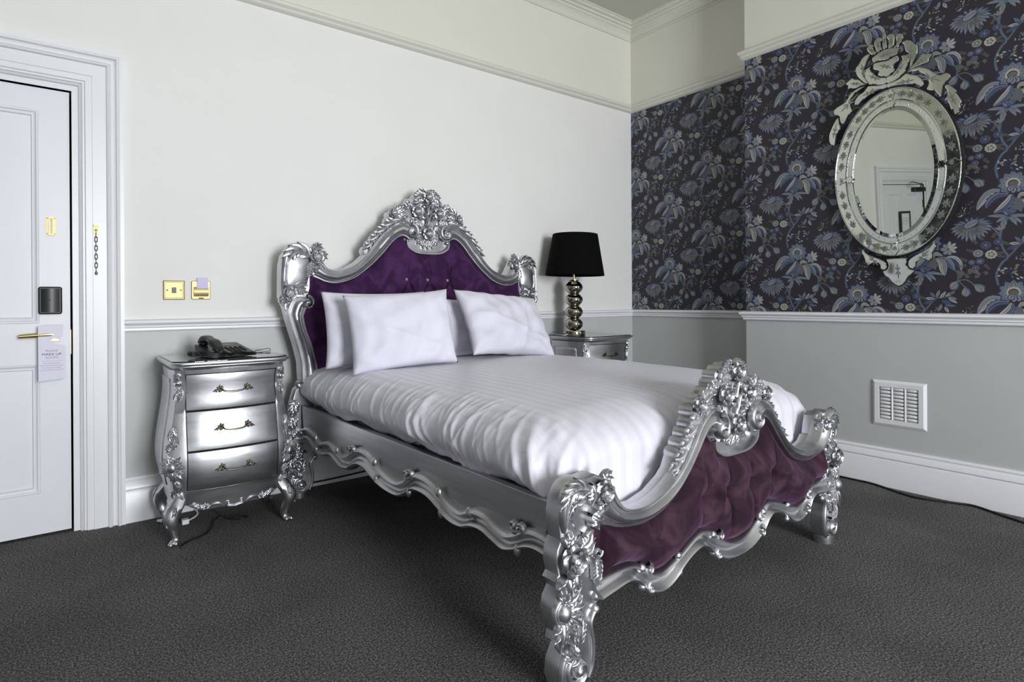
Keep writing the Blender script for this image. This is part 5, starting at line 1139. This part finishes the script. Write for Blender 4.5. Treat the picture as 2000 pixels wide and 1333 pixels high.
coil(b, [(-0.060, -0.105, 0.035), (-0.030, -0.118, 0.018), (0.0, -0.110, 0.028), (0.04, -0.106, 0.020), (0.085, -0.108, 0.013), (0.110, -0.098, 0.012)], 0.0065, 34, 0.0016)
tube(b, cr([(-0.074, -0.100, 0.042), (-0.068, -0.106, 0.038), (-0.060, -0.105, 0.035)], 8), 0.0018, 6)
b.obj('coiled_cord', M['blackcord'], PH); b = MB()
coil(b, [(-0.108, 0.02, 0.014), (-0.135, 0.03, 0.010), (-0.150, 0.05, 0.018), (-0.135, 0.070, 0.024), (-0.112, 0.05, 0.016)], 0.0065, 18, 0.0016)
b.obj('coiled_cord_end', M['blackcord'], PH)
b = MB(); tube(b, cr([(0.100, 0.030, 0.008), (0.150, 0.050, 0.004), (0.240, 0.130, 0.006), (0.300, 0.115, 0.014), (0.262, 0.050, 0.004), (0.150, 0.030, 0.0035), (0.104, 0.045, 0.006)], 50), 0.0017, 6); b.obj('line_cord', M['blackcord'], PH)
b = MB(); b.box(-0.012, -0.004, 0.0, 0.0012, -0.004, 0.004); b.box(0.0, 0.008, 0.0, 0.0012, -0.004, 0.004); b.box(0.010, 0.016, 0.0, 0.0012, -0.004, 0.004); b.box(-0.030, 0.034, 0.0, 0.0012, -0.012, -0.0105)
b.obj('printed_mark', simple('gold_print', lin(168, 158, 90), 0.5), PH, smooth=False, loc=(0.030, 0.052, 0.0575), rot=(math.radians(-78), 0, 0), label='small gold printed mark')

# ------------------------------------------------------------------ cords on the floor
b = MB(); tube(b, cr([(0.440, 3.02, 0.006), (0.445, 3.06, 0.005), (0.49, 3.10, 0.005), (0.56, 3.14, 0.005), (0.60, 3.22, 0.005), (0.64, 3.32, 0.006), (0.73, 3.30, 0.005), (0.78, 3.26, 0.005), (0.74, 3.24, 0.006), (0.68, 3.30, 0.006), (0.66, 3.46, 0.006), (0.62, 3.54, 0.007)], 80), 0.0035, 8)
o = b.obj('telephone_cable', M['blackcord']); tag(o, 'thin black cable looping over the carpet beneath the three-drawer chest by the door', 'cable')
b = MB(); tube(b, cr([(0.515, 3.36, 0.014), (0.53, 3.38, 0.010), (0.56, 3.42, 0.007), (0.58, 3.47, 0.006), (0.58, 3.53, 0.007)], 40), 0.0045, 8); b.box(0.49, 0.52, 3.345, 3.375, 0.001, 0.024)
o = b.obj('white_flex', M['whitecord']); tag(o, 'white flex with a small plug end beneath the three-drawer chest by the door', 'cable')
b = MB(); tube(b, cr([(3.872, 2.26, 0.006), (3.870, 1.60, 0.006), (3.868, 1.45, 0.006), (3.80, 1.27, 0.006), (3.79, 1.18, 0.006), (3.85, 1.03, 0.006), (3.870, 0.95, 0.006), (3.80, 0.80, 0.006), (3.76, 0.66, 0.006), (3.80, 0.45, 0.006), (3.86, 0.2, 0.006)], 90), 0.006, 8)
o = b.obj('floor_cable', M['blackcord']); tag(o, 'black cable wavering along the foot of the chimney wall skirting', 'cable')
b = MB(); tube(b, cr([(1.02, 3.535, 0.030), (1.25, 3.532, 0.028), (1.45, 3.535, 0.032), (1.70, 3.530, 0.045), (1.9, 3.535, 0.065), (2.2, 3.535, 0.05), (2.9, 3.535, 0.03)], 60), 0.0045, 8)
o = b.obj('skirting_cable', M['blackcord']); tag(o, 'black cable along the skirting behind the bed, seen under the side rail', 'cable')
# ------------------------------------------------------------------ Venetian wall mirror (hangs a little proud and tilted)
MC = Vector((3.835, 1.318, 1.852))
mn = Vector((-0.9944488, 0.09575453, -0.04361939)); mu = Vector((-0.09584575, -0.9953962, 0.0)); mv = Vector((-0.04341857, 0.00418073, 0.99904822))
mir_root = thing('wall_mirror', 'oval Venetian mirror with etched bands and a crowned glass crest', 'mirror', (0, 0, 0))
mir_root.matrix_world = Matrix(((mu.x, mv.x, mn.x, MC.x), (mu.y, mv.y, mn.y, MC.y), (mu.z, mv.z, mn.z, MC.z), (0, 0, 0, 1)))
frM = lambda u, v, h: (u, v, h)
ell = lambda a, b, t: (a*math.cos(t), b*math.sin(t))
TT = [2*math.pi*i/96 for i in range(96)]
A0, B0, A1, B1, A2, B2 = 0.334, 0.482, 0.262, 0.410, 0.228, 0.376
b = MB(); prism(b, [ell(A0+0.008, B0+0.008, t) for t in TT], -0.024, 0.0, frM); b.obj('backing', M['mirror_edge'], mir_root, sharp=30)
# centre plate with a wide bevel
b = MB(); rg = [(A2, B2, 0.0005), (A2, B2, 0.003), (A2-0.020, B2-0.020, 0.0055)]
b.grid(96, 3, lambda i, j: frM(*ell(rg[j][0], rg[j][1], TT[i]), rg[j][2]), cu=True); b.add([frM(*ell(A2-0.020, B2-0.020, t), 0.0055) for t in TT], [tuple(range(96))])
b.obj('mirror_plate', M['mirror'], mir_root, sharp=1.0)
# four outer and four inner curved strips
def strip(a0, b0, a1, b1, q, h0, h1, name, tilt):
    t0 = math.pi/2*q+math.pi/2; n = 26; mb = MB(); ts = [t0+0.012+(math.pi/2-0.024)*i/(n-1) for i in range(n)]
    rows = [(0.0, 0.0), (0.0, h0), (0.08, h0+0.002), (0.92, h1+0.002), (1.0, h1), (1.0, 0.0)]
    mb.grid(6, n, lambda i, j: (lambda P, Q, s: frM(P[0]+(Q[0]-P[0])*s, P[1]+(Q[1]-P[1])*s, rows[i][1]))(ell(a0, b0, ts[j]), ell(a1, b1, ts[j]), rows[i][0]))
    return mb.obj(name, M['mirror_band'], mir_root, sharp=12)
for q in range(4):
    strip(A0, B0, A1+0.002, B1+0.002, q, 0.004, 0.006, 'outer_band', 0); strip(A1, B1, A2+0.001, B2+0.001, q, 0.006, 0.005, 'inner_band', 0)
# rope edges
for a_, b_, r_ in ((A1+0.001, B1+0.001, 0.0022), (A0-0.001, B0-0.001, 0.0026), (A2+0.001, B2+0.001, 0.0016)):
    mb = MB(); n = 240
    mb.grid(6, n, lambda i, j: (lambda t, k: (lambda P: (P[0]*(1+0), P[1], 0.006+r_*k*math.sin(2*math.pi*i/6)))((ell(a_+r_*k*math.cos(2*math.pi*i/6), b_+r_*k*math.cos(2*math.pi*i/6), t))))(2*math.pi*j/n, 1.0+0.35*(j % 2)), cu=True, cv=True)
    mb.obj('rope_edge', M['mirror_band'], mir_root, sharp=0)
# cut studs round the inner band
st = MB(); st.grid(8, 4, lambda i, j: (0.0042*math.cos(2*math.pi*i/8)*math.cos(math.pi/2*j/3), 0.0042*math.sin(2*math.pi*i/8)*math.cos(math.pi/2*j/3), 0.0030*math.sin(math.pi/2*j/3)), cu=True)
s0 = None
for k in range(44):
    t = 2*math.pi*(k+0.5)/44
    if min(abs(((t/(math.pi/2)) % 1)), 1-((t/(math.pi/2)) % 1)) < 0.045: continue
    P = ell((A1+A2)/2, (B1+B2)/2, t)
    if s0 is None: s0 = st.obj('cut_stud', M['mirror'], mir_root, loc=(P[0], P[1], 0.0072))
    else: q = s0.copy(); COL.objects.link(q); q.parent = mir_root; q.location = (P[0], P[1], 0.0072)
# etched sprays on the outer band
def etch(name, polys, h):
    mb = MB()
    for P in polys: mb.add([frM(a, b, h) for a, b in P], [tuple(range(len(P)))])
    return mb.obj(name, M['etch'], mir_root, smooth=False)
def tear(x, y, ang, ln, wd, n=6):
    L1, L2 = [], []
    for i in range(n+1):
        t = i/n; w_ = wd*math.sin(math.pi*t)**0.8 if 0 < t < 1 else 0; px, py = x+ln*t*math.cos(ang), y+ln*t*math.sin(ang); L1.append((px-w_*math.sin(ang), py+w_*math.cos(ang))); L2.append((px+w_*math.sin(ang), py-w_*math.cos(ang)))
    return L1+L2[::-1][1:-1]
for q in range(4):
    for d in (-1, 1):
        polys = []
        for k in range(4):
            t = math.pi/2*(q+0.5)+math.pi/2+d*(0.10+0.155*k); P = ell((A0+A1)/2, (B0+B1)/2, t); Q = ell((A0+A1)/2, (B0+B1)/2, t+d*0.01); ang = math.atan2(Q[1]-P[1], Q[0]-P[0])
            for off, l_, w_ in ((0, 0.040, 0.006), (0.55, 0.030, 0.0045), (-0.55, 0.030, 0.0045), (1.15, 0.024, 0.004), (-1.15, 0.024, 0.004), (2.6, 0.018, 0.003), (-2.6, 0.018, 0.003)): polys.append(tear(P[0], P[1], ang+off, l_, w_))
            for m in range(5):
                c = (P[0]+0.008*math.cos(1.257*m), P[1]+0.008*math.sin(1.257*m)); polys.append([(c[0]+0.0042*math.cos(2*math.pi*i/8), c[1]+0.0042*math.sin(2*math.pi*i/8)) for i in range(8)])
        etch('etched_spray', polys, 0.0084)
        for k in range(7):
            t = math.pi/2*(q+0.5)+math.pi/2+d*(0.06+0.10*k); s_ = (-1)**k*0.021; P = ell((A0+A1)/2+s_, (B0+B1)/2+s_, t)
            c_s = s0.copy(); COL.objects.link(c_s); c_s.parent = mir_root; c_s.location = (P[0], P[1], 0.0078); c_s.scale = (0.85, 0.85, 0.85)
# diamond and rosette plaques at the quarters
for q in range(4):
    t = math.pi/2*q; P = ell((A0+A1)/2, (B0+B1)/2, t); c, s = math.cos(t), math.sin(t); R = lambda x, y: (P[0]+x*c-y*s, P[1]+x*s+y*c)
    mb = MB(); prism(mb, [R(*p) for p in ((0.040, 0), (0.016, 0.017), (0.008, 0.024), (-0.006, 0.017), (-0.034, 0.010), (-0.034, -0.010), (-0.006, -0.017), (0.008, -0.024), (0.016, -0.017))], 0.004, 0.013, frM, 0.003); mb.obj('plaque', M['mirror'], mir_root, sharp=25)
    etch('etched_spray', [tear(*R(-0.018, y_), t+a_, 0.026, 0.0045) for y_, a_ in ((0.0, 0.0), (0.003, 0.35), (-0.003, -0.35))], 0.0134)
    P = ell((A1+A2)/2, (B1+B2)/2, t)
    mb = MB(); prism(mb, [(P[0]+(0.021+0.0035*math.cos(6*a_))*math.cos(a_), P[1]+(0.021+0.0035*math.cos(6*a_))*math.sin(a_)) for a_ in np.linspace(0, 2*math.pi, 36, endpoint=False)], 0.004, 0.014, frM, 0.003); mb.obj('rosette', M['mirror'], mir_root, sharp=25)
# crest and pendant of cut mirror pieces, traced at their own size
PIECES = {
'crown_prong':[[(-0.125,0.761),(-0.116,0.776),(-0.1,0.779),(-0.087,0.767),(-0.091,0.757),(-0.085,0.738),(-0.072,0.719),(-0.092,0.715),(-0.111,0.732)],
 [(-0.083,0.779),(-0.074,0.799),(-0.055,0.802),(-0.041,0.792),(-0.042,0.777),(-0.049,0.766),(-0.048,0.746),(-0.042,0.729),(-0.065,0.724),(-0.078,0.75)],
 [(-0.037,0.803),(-0.027,0.821),(-0.018,0.807),(-0.019,0.784),(-0.017,0.764),(-0.016,0.729),(-0.034,0.731),(-0.036,0.765)],
 [(-0.015,0.788),(-0.008,0.8),(0.011,0.798),(0.027,0.784),(0.026,0.758),(0.018,0.72),(-0.007,0.726),(-0.001,0.762)],
 [(0.033,0.775),(0.046,0.786),(0.064,0.779),(0.072,0.762),(0.067,0.743),(0.05,0.726),(0.044,0.71),(0.022,0.719),(0.038,0.736)]],
'crown_band':[[(-0.096,0.699),(-0.076,0.709),(-0.044,0.721),(-0.01,0.722),(0.045,0.707),(0.047,0.691),(0.038,0.675),(0.01,0.67),(-0.014,0.662),(-0.058,0.669),(-0.084,0.67),(-0.095,0.682)]],
'crown_vase':[[(-0.09,0.655),(-0.084,0.664),(-0.058,0.662),(-0.015,0.656),(0.013,0.663),(0.039,0.665),(0.045,0.637),(0.02,0.619),(0.016,0.604),(0.024,0.592),(0.002,0.572),(-0.023,0.566),(-0.051,0.577),(-0.068,0.592),(-0.06,0.611),(-0.069,0.618),(-0.091,0.633)]],
'crown_cup':[[(-0.143,0.634),(-0.13,0.646),(-0.105,0.652),(-0.11,0.633),(-0.089,0.602),(-0.061,0.574),(-0.024,0.559),(-0.024,0.529),(-0.062,0.532),(-0.094,0.541),(-0.119,0.553),(-0.124,0.569),(-0.141,0.602)],
 [(-0.019,0.562),(0.006,0.566),(0.028,0.586),(0.047,0.603),(0.066,0.632),(0.059,0.656),(0.08,0.652),(0.098,0.629),(0.093,0.595),(0.08,0.573),(0.078,0.559),(0.045,0.539),(0.009,0.527),(-0.019,0.529)]],
'crest_leaf':[[(-0.108,0.722),(-0.127,0.729),(-0.154,0.716),(-0.175,0.686),(-0.19,0.674),(-0.19,0.642),(-0.177,0.611),(-0.151,0.578),(-0.126,0.557),(-0.128,0.573),(-0.147,0.607),(-0.152,0.633),(-0.139,0.655),(-0.127,0.686)],
 [(-0.253,0.596),(-0.232,0.611),(-0.211,0.618),(-0.201,0.606),(-0.177,0.598),(-0.155,0.573),(-0.135,0.557),(-0.165,0.559),(-0.192,0.553),(-0.238,0.562),(-0.239,0.582)],
 [(0.063,0.729),(0.086,0.734),(0.11,0.722),(0.13,0.694),(0.142,0.686),(0.141,0.644),(0.132,0.619),(0.11,0.584),(0.088,0.567),(0.102,0.593),(0.106,0.649),(0.083,0.675),(0.075,0.714)],
 [(0.088,0.563),(0.117,0.585),(0.141,0.607),(0.167,0.631),(0.18,0.623),(0.2,0.619),(0.21,0.608),(0.196,0.594),(0.192,0.577),(0.162,0.574),(0.127,0.57)]],
'crest_arm':[[(-0.024,0.524),(-0.022,0.502),(-0.063,0.504),(-0.108,0.494),(-0.151,0.472),(-0.182,0.450),(-0.203,0.455),(-0.201,0.479),(-0.18,0.504),(-0.15,0.516),(-0.13,0.537),(-0.119,0.542),(-0.062,0.528)],
 [(-0.019,0.523),(0.012,0.525),(0.049,0.533),(0.08,0.550),(0.106,0.535),(0.137,0.519),(0.163,0.484),(0.166,0.462),(0.159,0.452),(0.142,0.464),(0.115,0.480),(0.066,0.495),(0.015,0.500),(-0.017,0.502)],
 [(-0.134,0.550),(-0.184,0.547),(-0.225,0.527),(-0.258,0.488),(-0.308,0.469),(-0.329,0.454),(-0.326,0.428),(-0.297,0.412),(-0.294,0.384),(-0.275,0.355),(-0.246,0.400),(-0.220,0.420),(-0.231,0.463),(-0.213,0.512),(-0.177,0.535)],
 [(0.084,0.555),(0.117,0.566),(0.158,0.558),(0.191,0.537),(0.217,0.510),(0.243,0.487),(0.275,0.489),(0.293,0.472),(0.291,0.451),(0.265,0.433),(0.257,0.398),(0.248,0.370),(0.22,0.410),(0.183,0.428),(0.193,0.459),(0.187,0.497),(0.171,0.518),(0.144,0.541),(0.117,0.550)]],
'crest_tail':[[(-0.306,0.404),(-0.301,0.367),(-0.292,0.335),(-0.317,0.303),(-0.332,0.236),(-0.361,0.26),(-0.364,0.307),(-0.35,0.342),(-0.327,0.382)],
 [(0.267,0.417),(0.277,0.427),(0.299,0.407),(0.322,0.378),(0.32,0.366),(0.341,0.32),(0.334,0.305),(0.336,0.287),(0.327,0.263),(0.312,0.256),(0.306,0.279),(0.294,0.291),(0.282,0.330),(0.266,0.347),(0.280,0.37),(0.278,0.395)]],
'pendant_arm':[[(-0.181,-0.425),(-0.166,-0.448),(-0.134,-0.470),(-0.09,-0.490),(-0.057,-0.511),(-0.048,-0.533),(-0.055,-0.556),(-0.07,-0.557),(-0.082,-0.546),(-0.084,-0.526),(-0.101,-0.514),(-0.125,-0.513),(-0.15,-0.525),(-0.165,-0.505),(-0.174,-0.473),(-0.186,-0.446)],
 [(0.199,-0.418),(0.207,-0.434),(0.198,-0.459),(0.187,-0.478),(0.182,-0.506),(0.169,-0.52),(0.148,-0.507),(0.126,-0.508),(0.104,-0.526),(0.101,-0.546),(0.089,-0.56),(0.072,-0.549),(0.065,-0.529),(0.075,-0.504),(0.105,-0.483),(0.14,-0.466),(0.175,-0.446)]],
'pendant_plate':[[(-0.042,-0.494),(0.058,-0.494),(0.058,-0.504),(0.056,-0.533),(0.070,-0.557),(0.092,-0.565),(0.089,-0.582),(0.064,-0.604),(0.045,-0.636),(0.015,-0.656),(-0.013,-0.639),(-0.038,-0.608),(-0.059,-0.591),(-0.069,-0.566),(-0.049,-0.558),(-0.038,-0.533),(-0.044,-0.51)]]}
DZM = -0.006
for nm, L_ in PIECES.items():
    for k, P in enumerate(L_):
        P = cr([(a, b_+DZM) for a, b_ in P], len(P)*4, True); P = [tuple(p) for p in P]
        mb = MB(); prism(mb, P, -0.010, 0.0035, frM, 0.0, 1, 1)
        ins = inset_poly(P, 0.0045); n = len(P)
        v = [frM(a, b_, 0.004) for a, b_ in P]+[frM(a, b_, 0.0062) for a, b_ in ins]
        mb.add(v, [(i, (i+1) % n, n+(i+1) % n, n+i) for i in range(n)], 0); mb.add(v[n:], [tuple(range(n))], 0)
        o = mb.obj(nm, [M['mirror_band'], M['mirror_edge']], mir_root, sharp=8)
        c = np.mean(P, 0); d = np.array(P[int(np.argmax([np.hypot(*(np.array(p)-c)) for p in P]))])-c; a_ = math.atan2(d[1], d[0]); l_ = float(np.hypot(*d))
        eb = MB()
        for off, ll in ((0, 0.55), (math.pi, 0.45), (0.5, 0.32), (-0.5, 0.32), (math.pi+0.6, 0.25), (math.pi-0.6, 0.25)): 
            T_ = tear(c[0], c[1], a_+off, l_*ll, 0.0042); eb.add([frM(x, y, 0.0068) for x, y in T_], [tuple(range(len(T_)))])
        eb.obj('etched_leaf', M['etch'], o, smooth=False)
hk = MB(); tube(hk, [(0, 0.30, -0.024), (0, 0.34, -0.045), (0, 0.36, -0.066)], 0.004, 8); tube(hk, [(0.12, -0.20, -0.024), (0.12, -0.20, -0.050)], 0.008, 8); tube(hk, [(-0.12, -0.20, -0.024), (-0.12, -0.20, -0.062)], 0.008, 8); hk.obj('wall_spacer', M['antique'], mir_root)

# ------------------------------------------------------------------ ventilation grille low on the chimney wall
gr = thing('vent_grille', 'white louvred ventilation grille low on the grey chimney wall', 'vent', (XC, 1.320, 0.362))
fg = lambda u, v, h: (-h, -u, v)
b = MB(); W2, H2 = 0.140, 0.270; a2, c0, c1 = 0.102, 0.040, 0.232
o_ = [(-W2, 0), (W2, 0), (W2, H2), (-W2, H2)]; i_ = [(-a2, c0), (a2, c0), (a2, c1), (-a2, c1)]
rings = [(o_, 0.0), (o_, 0.004), ([(-W2+0.014, 0.014), (W2-0.014, 0.014), (W2-0.014, H2-0.014), (-W2+0.014, H2-0.014)], 0.014), (i_, 0.013), (i_, 0.001)]
b.grid(4, 5, lambda i, j: fg(*rings[j][0][i], rings[j][1]), cu=True); b.obj('grille_frame', M['white_plastic'], gr, sharp=20)
MB().box(-0.0015, 0.0, -a2, a2, c0, c1).obj('grille_back', M['gap'], gr, smooth=False)
for x in (-a2/3, a2/3):
    b = MB(); tube(b, [fg(x, c0, 0.007), fg(x, c1, 0.007)], 0.0055, 10); b.obj('grille_bar', M['white_plastic'], gr)
sl = MB(); w3 = a2*2/3-0.008
sl.grid(9, 7, lambda i, j: fg(w3*(i/8-0.5), 0.018*(j/6-0.5)+0.0, 0.0035+0.0095*(1-((j/6-0.55)/0.6)**2)*math.sin(math.pi*min(1, max(0, i/8)))**0.35 if 0 < j < 6 else 0.002))
k0 = None
for r in range(9):
    for c in range(3):
        loc = (0, -(c-1)*a2*2/3, c0+0.0107+r*0.0213)
        if k0 is None: k0 = sl.obj('louvre', M['white_plastic'], gr, loc=loc, sharp=60)
        else: q = k0.copy(); COL.objects.link(q); q.parent = gr; q.location = loc

# ------------------------------------------------------------------ light switch and key-card holder
fw = lambda u, v, h: (u, YB-h, v)
sw = thing('light_switch', 'square brass light switch with a black rocker', 'switch', (0.490, YB, 1.1885)); fl = lambda u, v, h: (u, -h, v)
b = MB(); rg = [(0.051, 0.0), (0.051, 0.004), (0.046, 0.009), (0.043, 0.009), (0.041, 0.006)]; sq4 = lambda r: [(-r, -r), (r, -r), (r, r), (-r, r)]
b.grid(4, 5, lambda i, j: fl(*sq4(rg[j][0])[i], rg[j][1]), cu=True); b.add([fl(*p, 0.006) for p in sq4(0.041)], [(0, 1, 2, 3)]); b.obj('switch_plate', M['satin_brass'], sw, sharp=20)
b = MB(); prism(b, [(-0.010, -0.015), (0.010, -0.015), (0.010, 0.015), (-0.010, 0.015)], 0.004, 0.010, fl, 0.002); b.obj('rocker', M['blackplastic'], sw, sharp=30)
for x in (-0.032, 0.032): b = MB(); ball(b, (x, -0.006, 0.0), 0.004, 10, s=(1, 0.5, 1)); b.obj('screw', M['antique'], sw)
kc = thing('key_card_holder', 'brass key-card holder on the wall beside the switch', 'card holder', (0.6185, YB, 1.189))
b = MB(); prism(b, rr(0.047, 0.050, 0.006), 0.0, 0.010, fl, 0.003); b.obj('holder_plate', M['satin_brass'], kc, sharp=25)
b = MB(); b.grid(2, 9, lambda i, j: (-0.036+0.072*i, -0.010-0.008*math.sin(math.pi*j/8), -0.034+0.052*j/8)); b.obj('card_pocket', M['satin_brass'], kc, sharp=0)
b = MB(); b.box(-0.012, 0.012, -0.0125, -0.0095, -0.046, -0.041); b.obj('maker_mark', M['gap'], kc, smooth=False)
b = MB(); b.box(-0.027, 0.027, -0.0140, -0.0132, -0.002, 0.068); o = b.obj('key_card', M['card'], smooth=False, loc=(0.625, YB, 1.189)); tag(o, 'lilac plastic key card standing in the brass holder', 'card')

# ------------------------------------------------------------------ door chain on the architrave
ch = thing('door_chain', 'short brass security chain hanging on the door frame', 'chain', (0.152, YB-0.0105, 1.49))
b = MB(); b.box(-0.010, 0.010, -0.003, 0.0, -0.024, 0.024); b.box(-0.010, 0.010, -0.012, -0.003, 0.012, 0.022); ball(b, (0, -0.005, -0.006), 0.006, 10); b.obj('anchor_plate', M['satin_brass'], ch, sharp=30)
lk0 = None; 
for k in range(9):
    z = -0.030-0.0215*k
    if lk0 is None:
        b = MB(); pth = [(0.0055*math.cos(a), 0, 0.0055*math.sin(a)+(0.0075 if math.sin(a) > 0 else -0.0075)) for a in np.linspace(0, 2*math.pi, 20)]
        tube(b, pth, 0.0017, 6, caps=False); lk0 = b.obj('link', M['antique'], ch, loc=(0, -0.006, z)); q = lk0
    else: q = lk0.copy(); COL.objects.link(q); q.parent = ch; q.location = (0, -0.006, z)
    q.rotation_euler = (0, 0, math.radians(20 if k % 2 else 90))
b = MB(); ball(b, (0, -0.006, -0.030-0.0215*9+0.004), 0.0085, 12, s=(0.8, 0.8, 1.1)); b.obj('chain_stud', M['nickel'], ch)

# ------------------------------------------------------------------ hanger card on the lever
HK = thing('door_hanger', 'lilac door hanger card reading please make up room', 'door hanger', (-0.022, 3.612-0.058, 0.752))
HKo = [(-0.052, 0.0), (0.052, 0.008), (0.050, 0.165), (0.022, 0.172), (-0.006, 0.190), (0.006, 0.205), (0.028, 0.196), (0.040, 0.215), (0.044, 0.268), (-0.052, 0.262)]
b = MB(); prism(b, HKo, 0.0, 0.0008, lambda u, v, h: (u, -h, v)); b.obj('card_sheet', M['hanger'], HK, smooth=False)
def text(body, size, loc, mat, parent, name, xs=1.0):
    c = bpy.data.curves.new(name, 'FONT'); c.body = body; c.size = size; c.align_x = 'CENTER'; c.extrude = 0.0001; c.fill_mode = 'FRONT'
    o = bpy.data.objects.new(name, c); COL.objects.link(o); dg = bpy.context.evaluated_depsgraph_get(); me = bpy.data.meshes.new_from_object(o.evaluated_get(dg)); bpy.data.objects.remove(o)
    me.materials.clear(); me.materials.append(mat); o = bpy.data.objects.new(name, me); COL.objects.link(o); o.parent = parent; o.location = loc; o.rotation_euler = (math.radians(90), 0, 0); o.scale = (xs, 1, 1); return o
inkd = simple('black_ink', lin(40, 36, 48), 0.6); inkg = simple('grey_ink', lin(150, 145, 168), 0.6)
text('PLEASE', 0.0135, (-0.002, -0.0015, 0.139), inkg, HK, 'printed_line', 1.15); text('MAKE UP', 0.0150, (-0.002, -0.0015, 0.122), inkd, HK, 'printed_line', 1.2); text('ROOM', 0.0135, (-0.002, -0.0015, 0.107), inkg, HK, 'printed_line', 1.15)
b = MB(); b.box(-0.040, 0.040, -0.0016, -0.0009, 0.0945, 0.0953); b.obj('printed_rule', inkg, HK, smooth=False)
for k, tx in enumerate(('BITTE ZIMMER AUFRAUMEN', 'PRIERE DE FAIRE LA CHAMBRE DE SUITE', 'PER FAVORE PULIRE LA CAMERA', 'POR FAVOR ARREGLE LA HABITACION')):
    text(tx, 0.0054, (-0.002, -0.0015, 0.082-0.0105*k), inkg, HK, 'printed_line', 0.92)

# ------------------------------------------------------------------ framed plan on the door (seen in the mirror)
pf = thing('framed_plan', 'small black and gold framed floor plan hanging on the door', 'picture frame', (-0.38, 3.612-0.001, 1.69))
b = MB(); o_ = [(-0.105, -0.14), (0.105, -0.14), (0.105, 0.14), (-0.105, 0.14)]; rings = [(1.0, 0.0), (1.0, 0.018), (0.93, 0.022), (0.84, 0.014), (0.80, 0.012)]
b.grid(4, 5, lambda i, j: fl(o_[i][0]*rings[j][0]+0, o_[i][1]*(1-(1-rings[j][0])*0.75), rings[j][1]), cu=True, mi=0); b.obj('frame', [M['mirror_edge']], pf, sharp=20)
b = MB(); q = [(-0.083, -0.118), (0.083, -0.118), (0.083, 0.118), (-0.083, 0.118)]; b.grid(4, 2, lambda i, j: fl(q[i][0]*(1, 0.93)[j], q[i][1]*(1, 0.95)[j], (0.0155, 0.0145)[j]), cu=True); b.obj('gilt_slip', M['brass'], pf, smooth=False)
b = MB(); b.box(-0.086, 0.086, -0.012, -0.010, -0.121, 0.121); b.obj('plan_sheet', M['white_plastic'], pf, smooth=False)
b = MB()
for x0, x1, z0, z1 in ((-0.05, 0.05, 0.05, 0.052), (-0.05, 0.05, -0.02, -0.018), (-0.05, -0.048, -0.02, 0.052), (0.048, 0.05, -0.02, 0.052), (-0.015, -0.013, -0.02, 0.052), (0.018, 0.020, 0.0, 0.052), (-0.05, 0.02, 0.015, 0.017), (-0.03, -0.01, 0.07, 0.0715)): b.box(x0, x1, -0.0128, -0.012, z0, z1)
b.obj('plan_lines', inkd, pf, smooth=False)
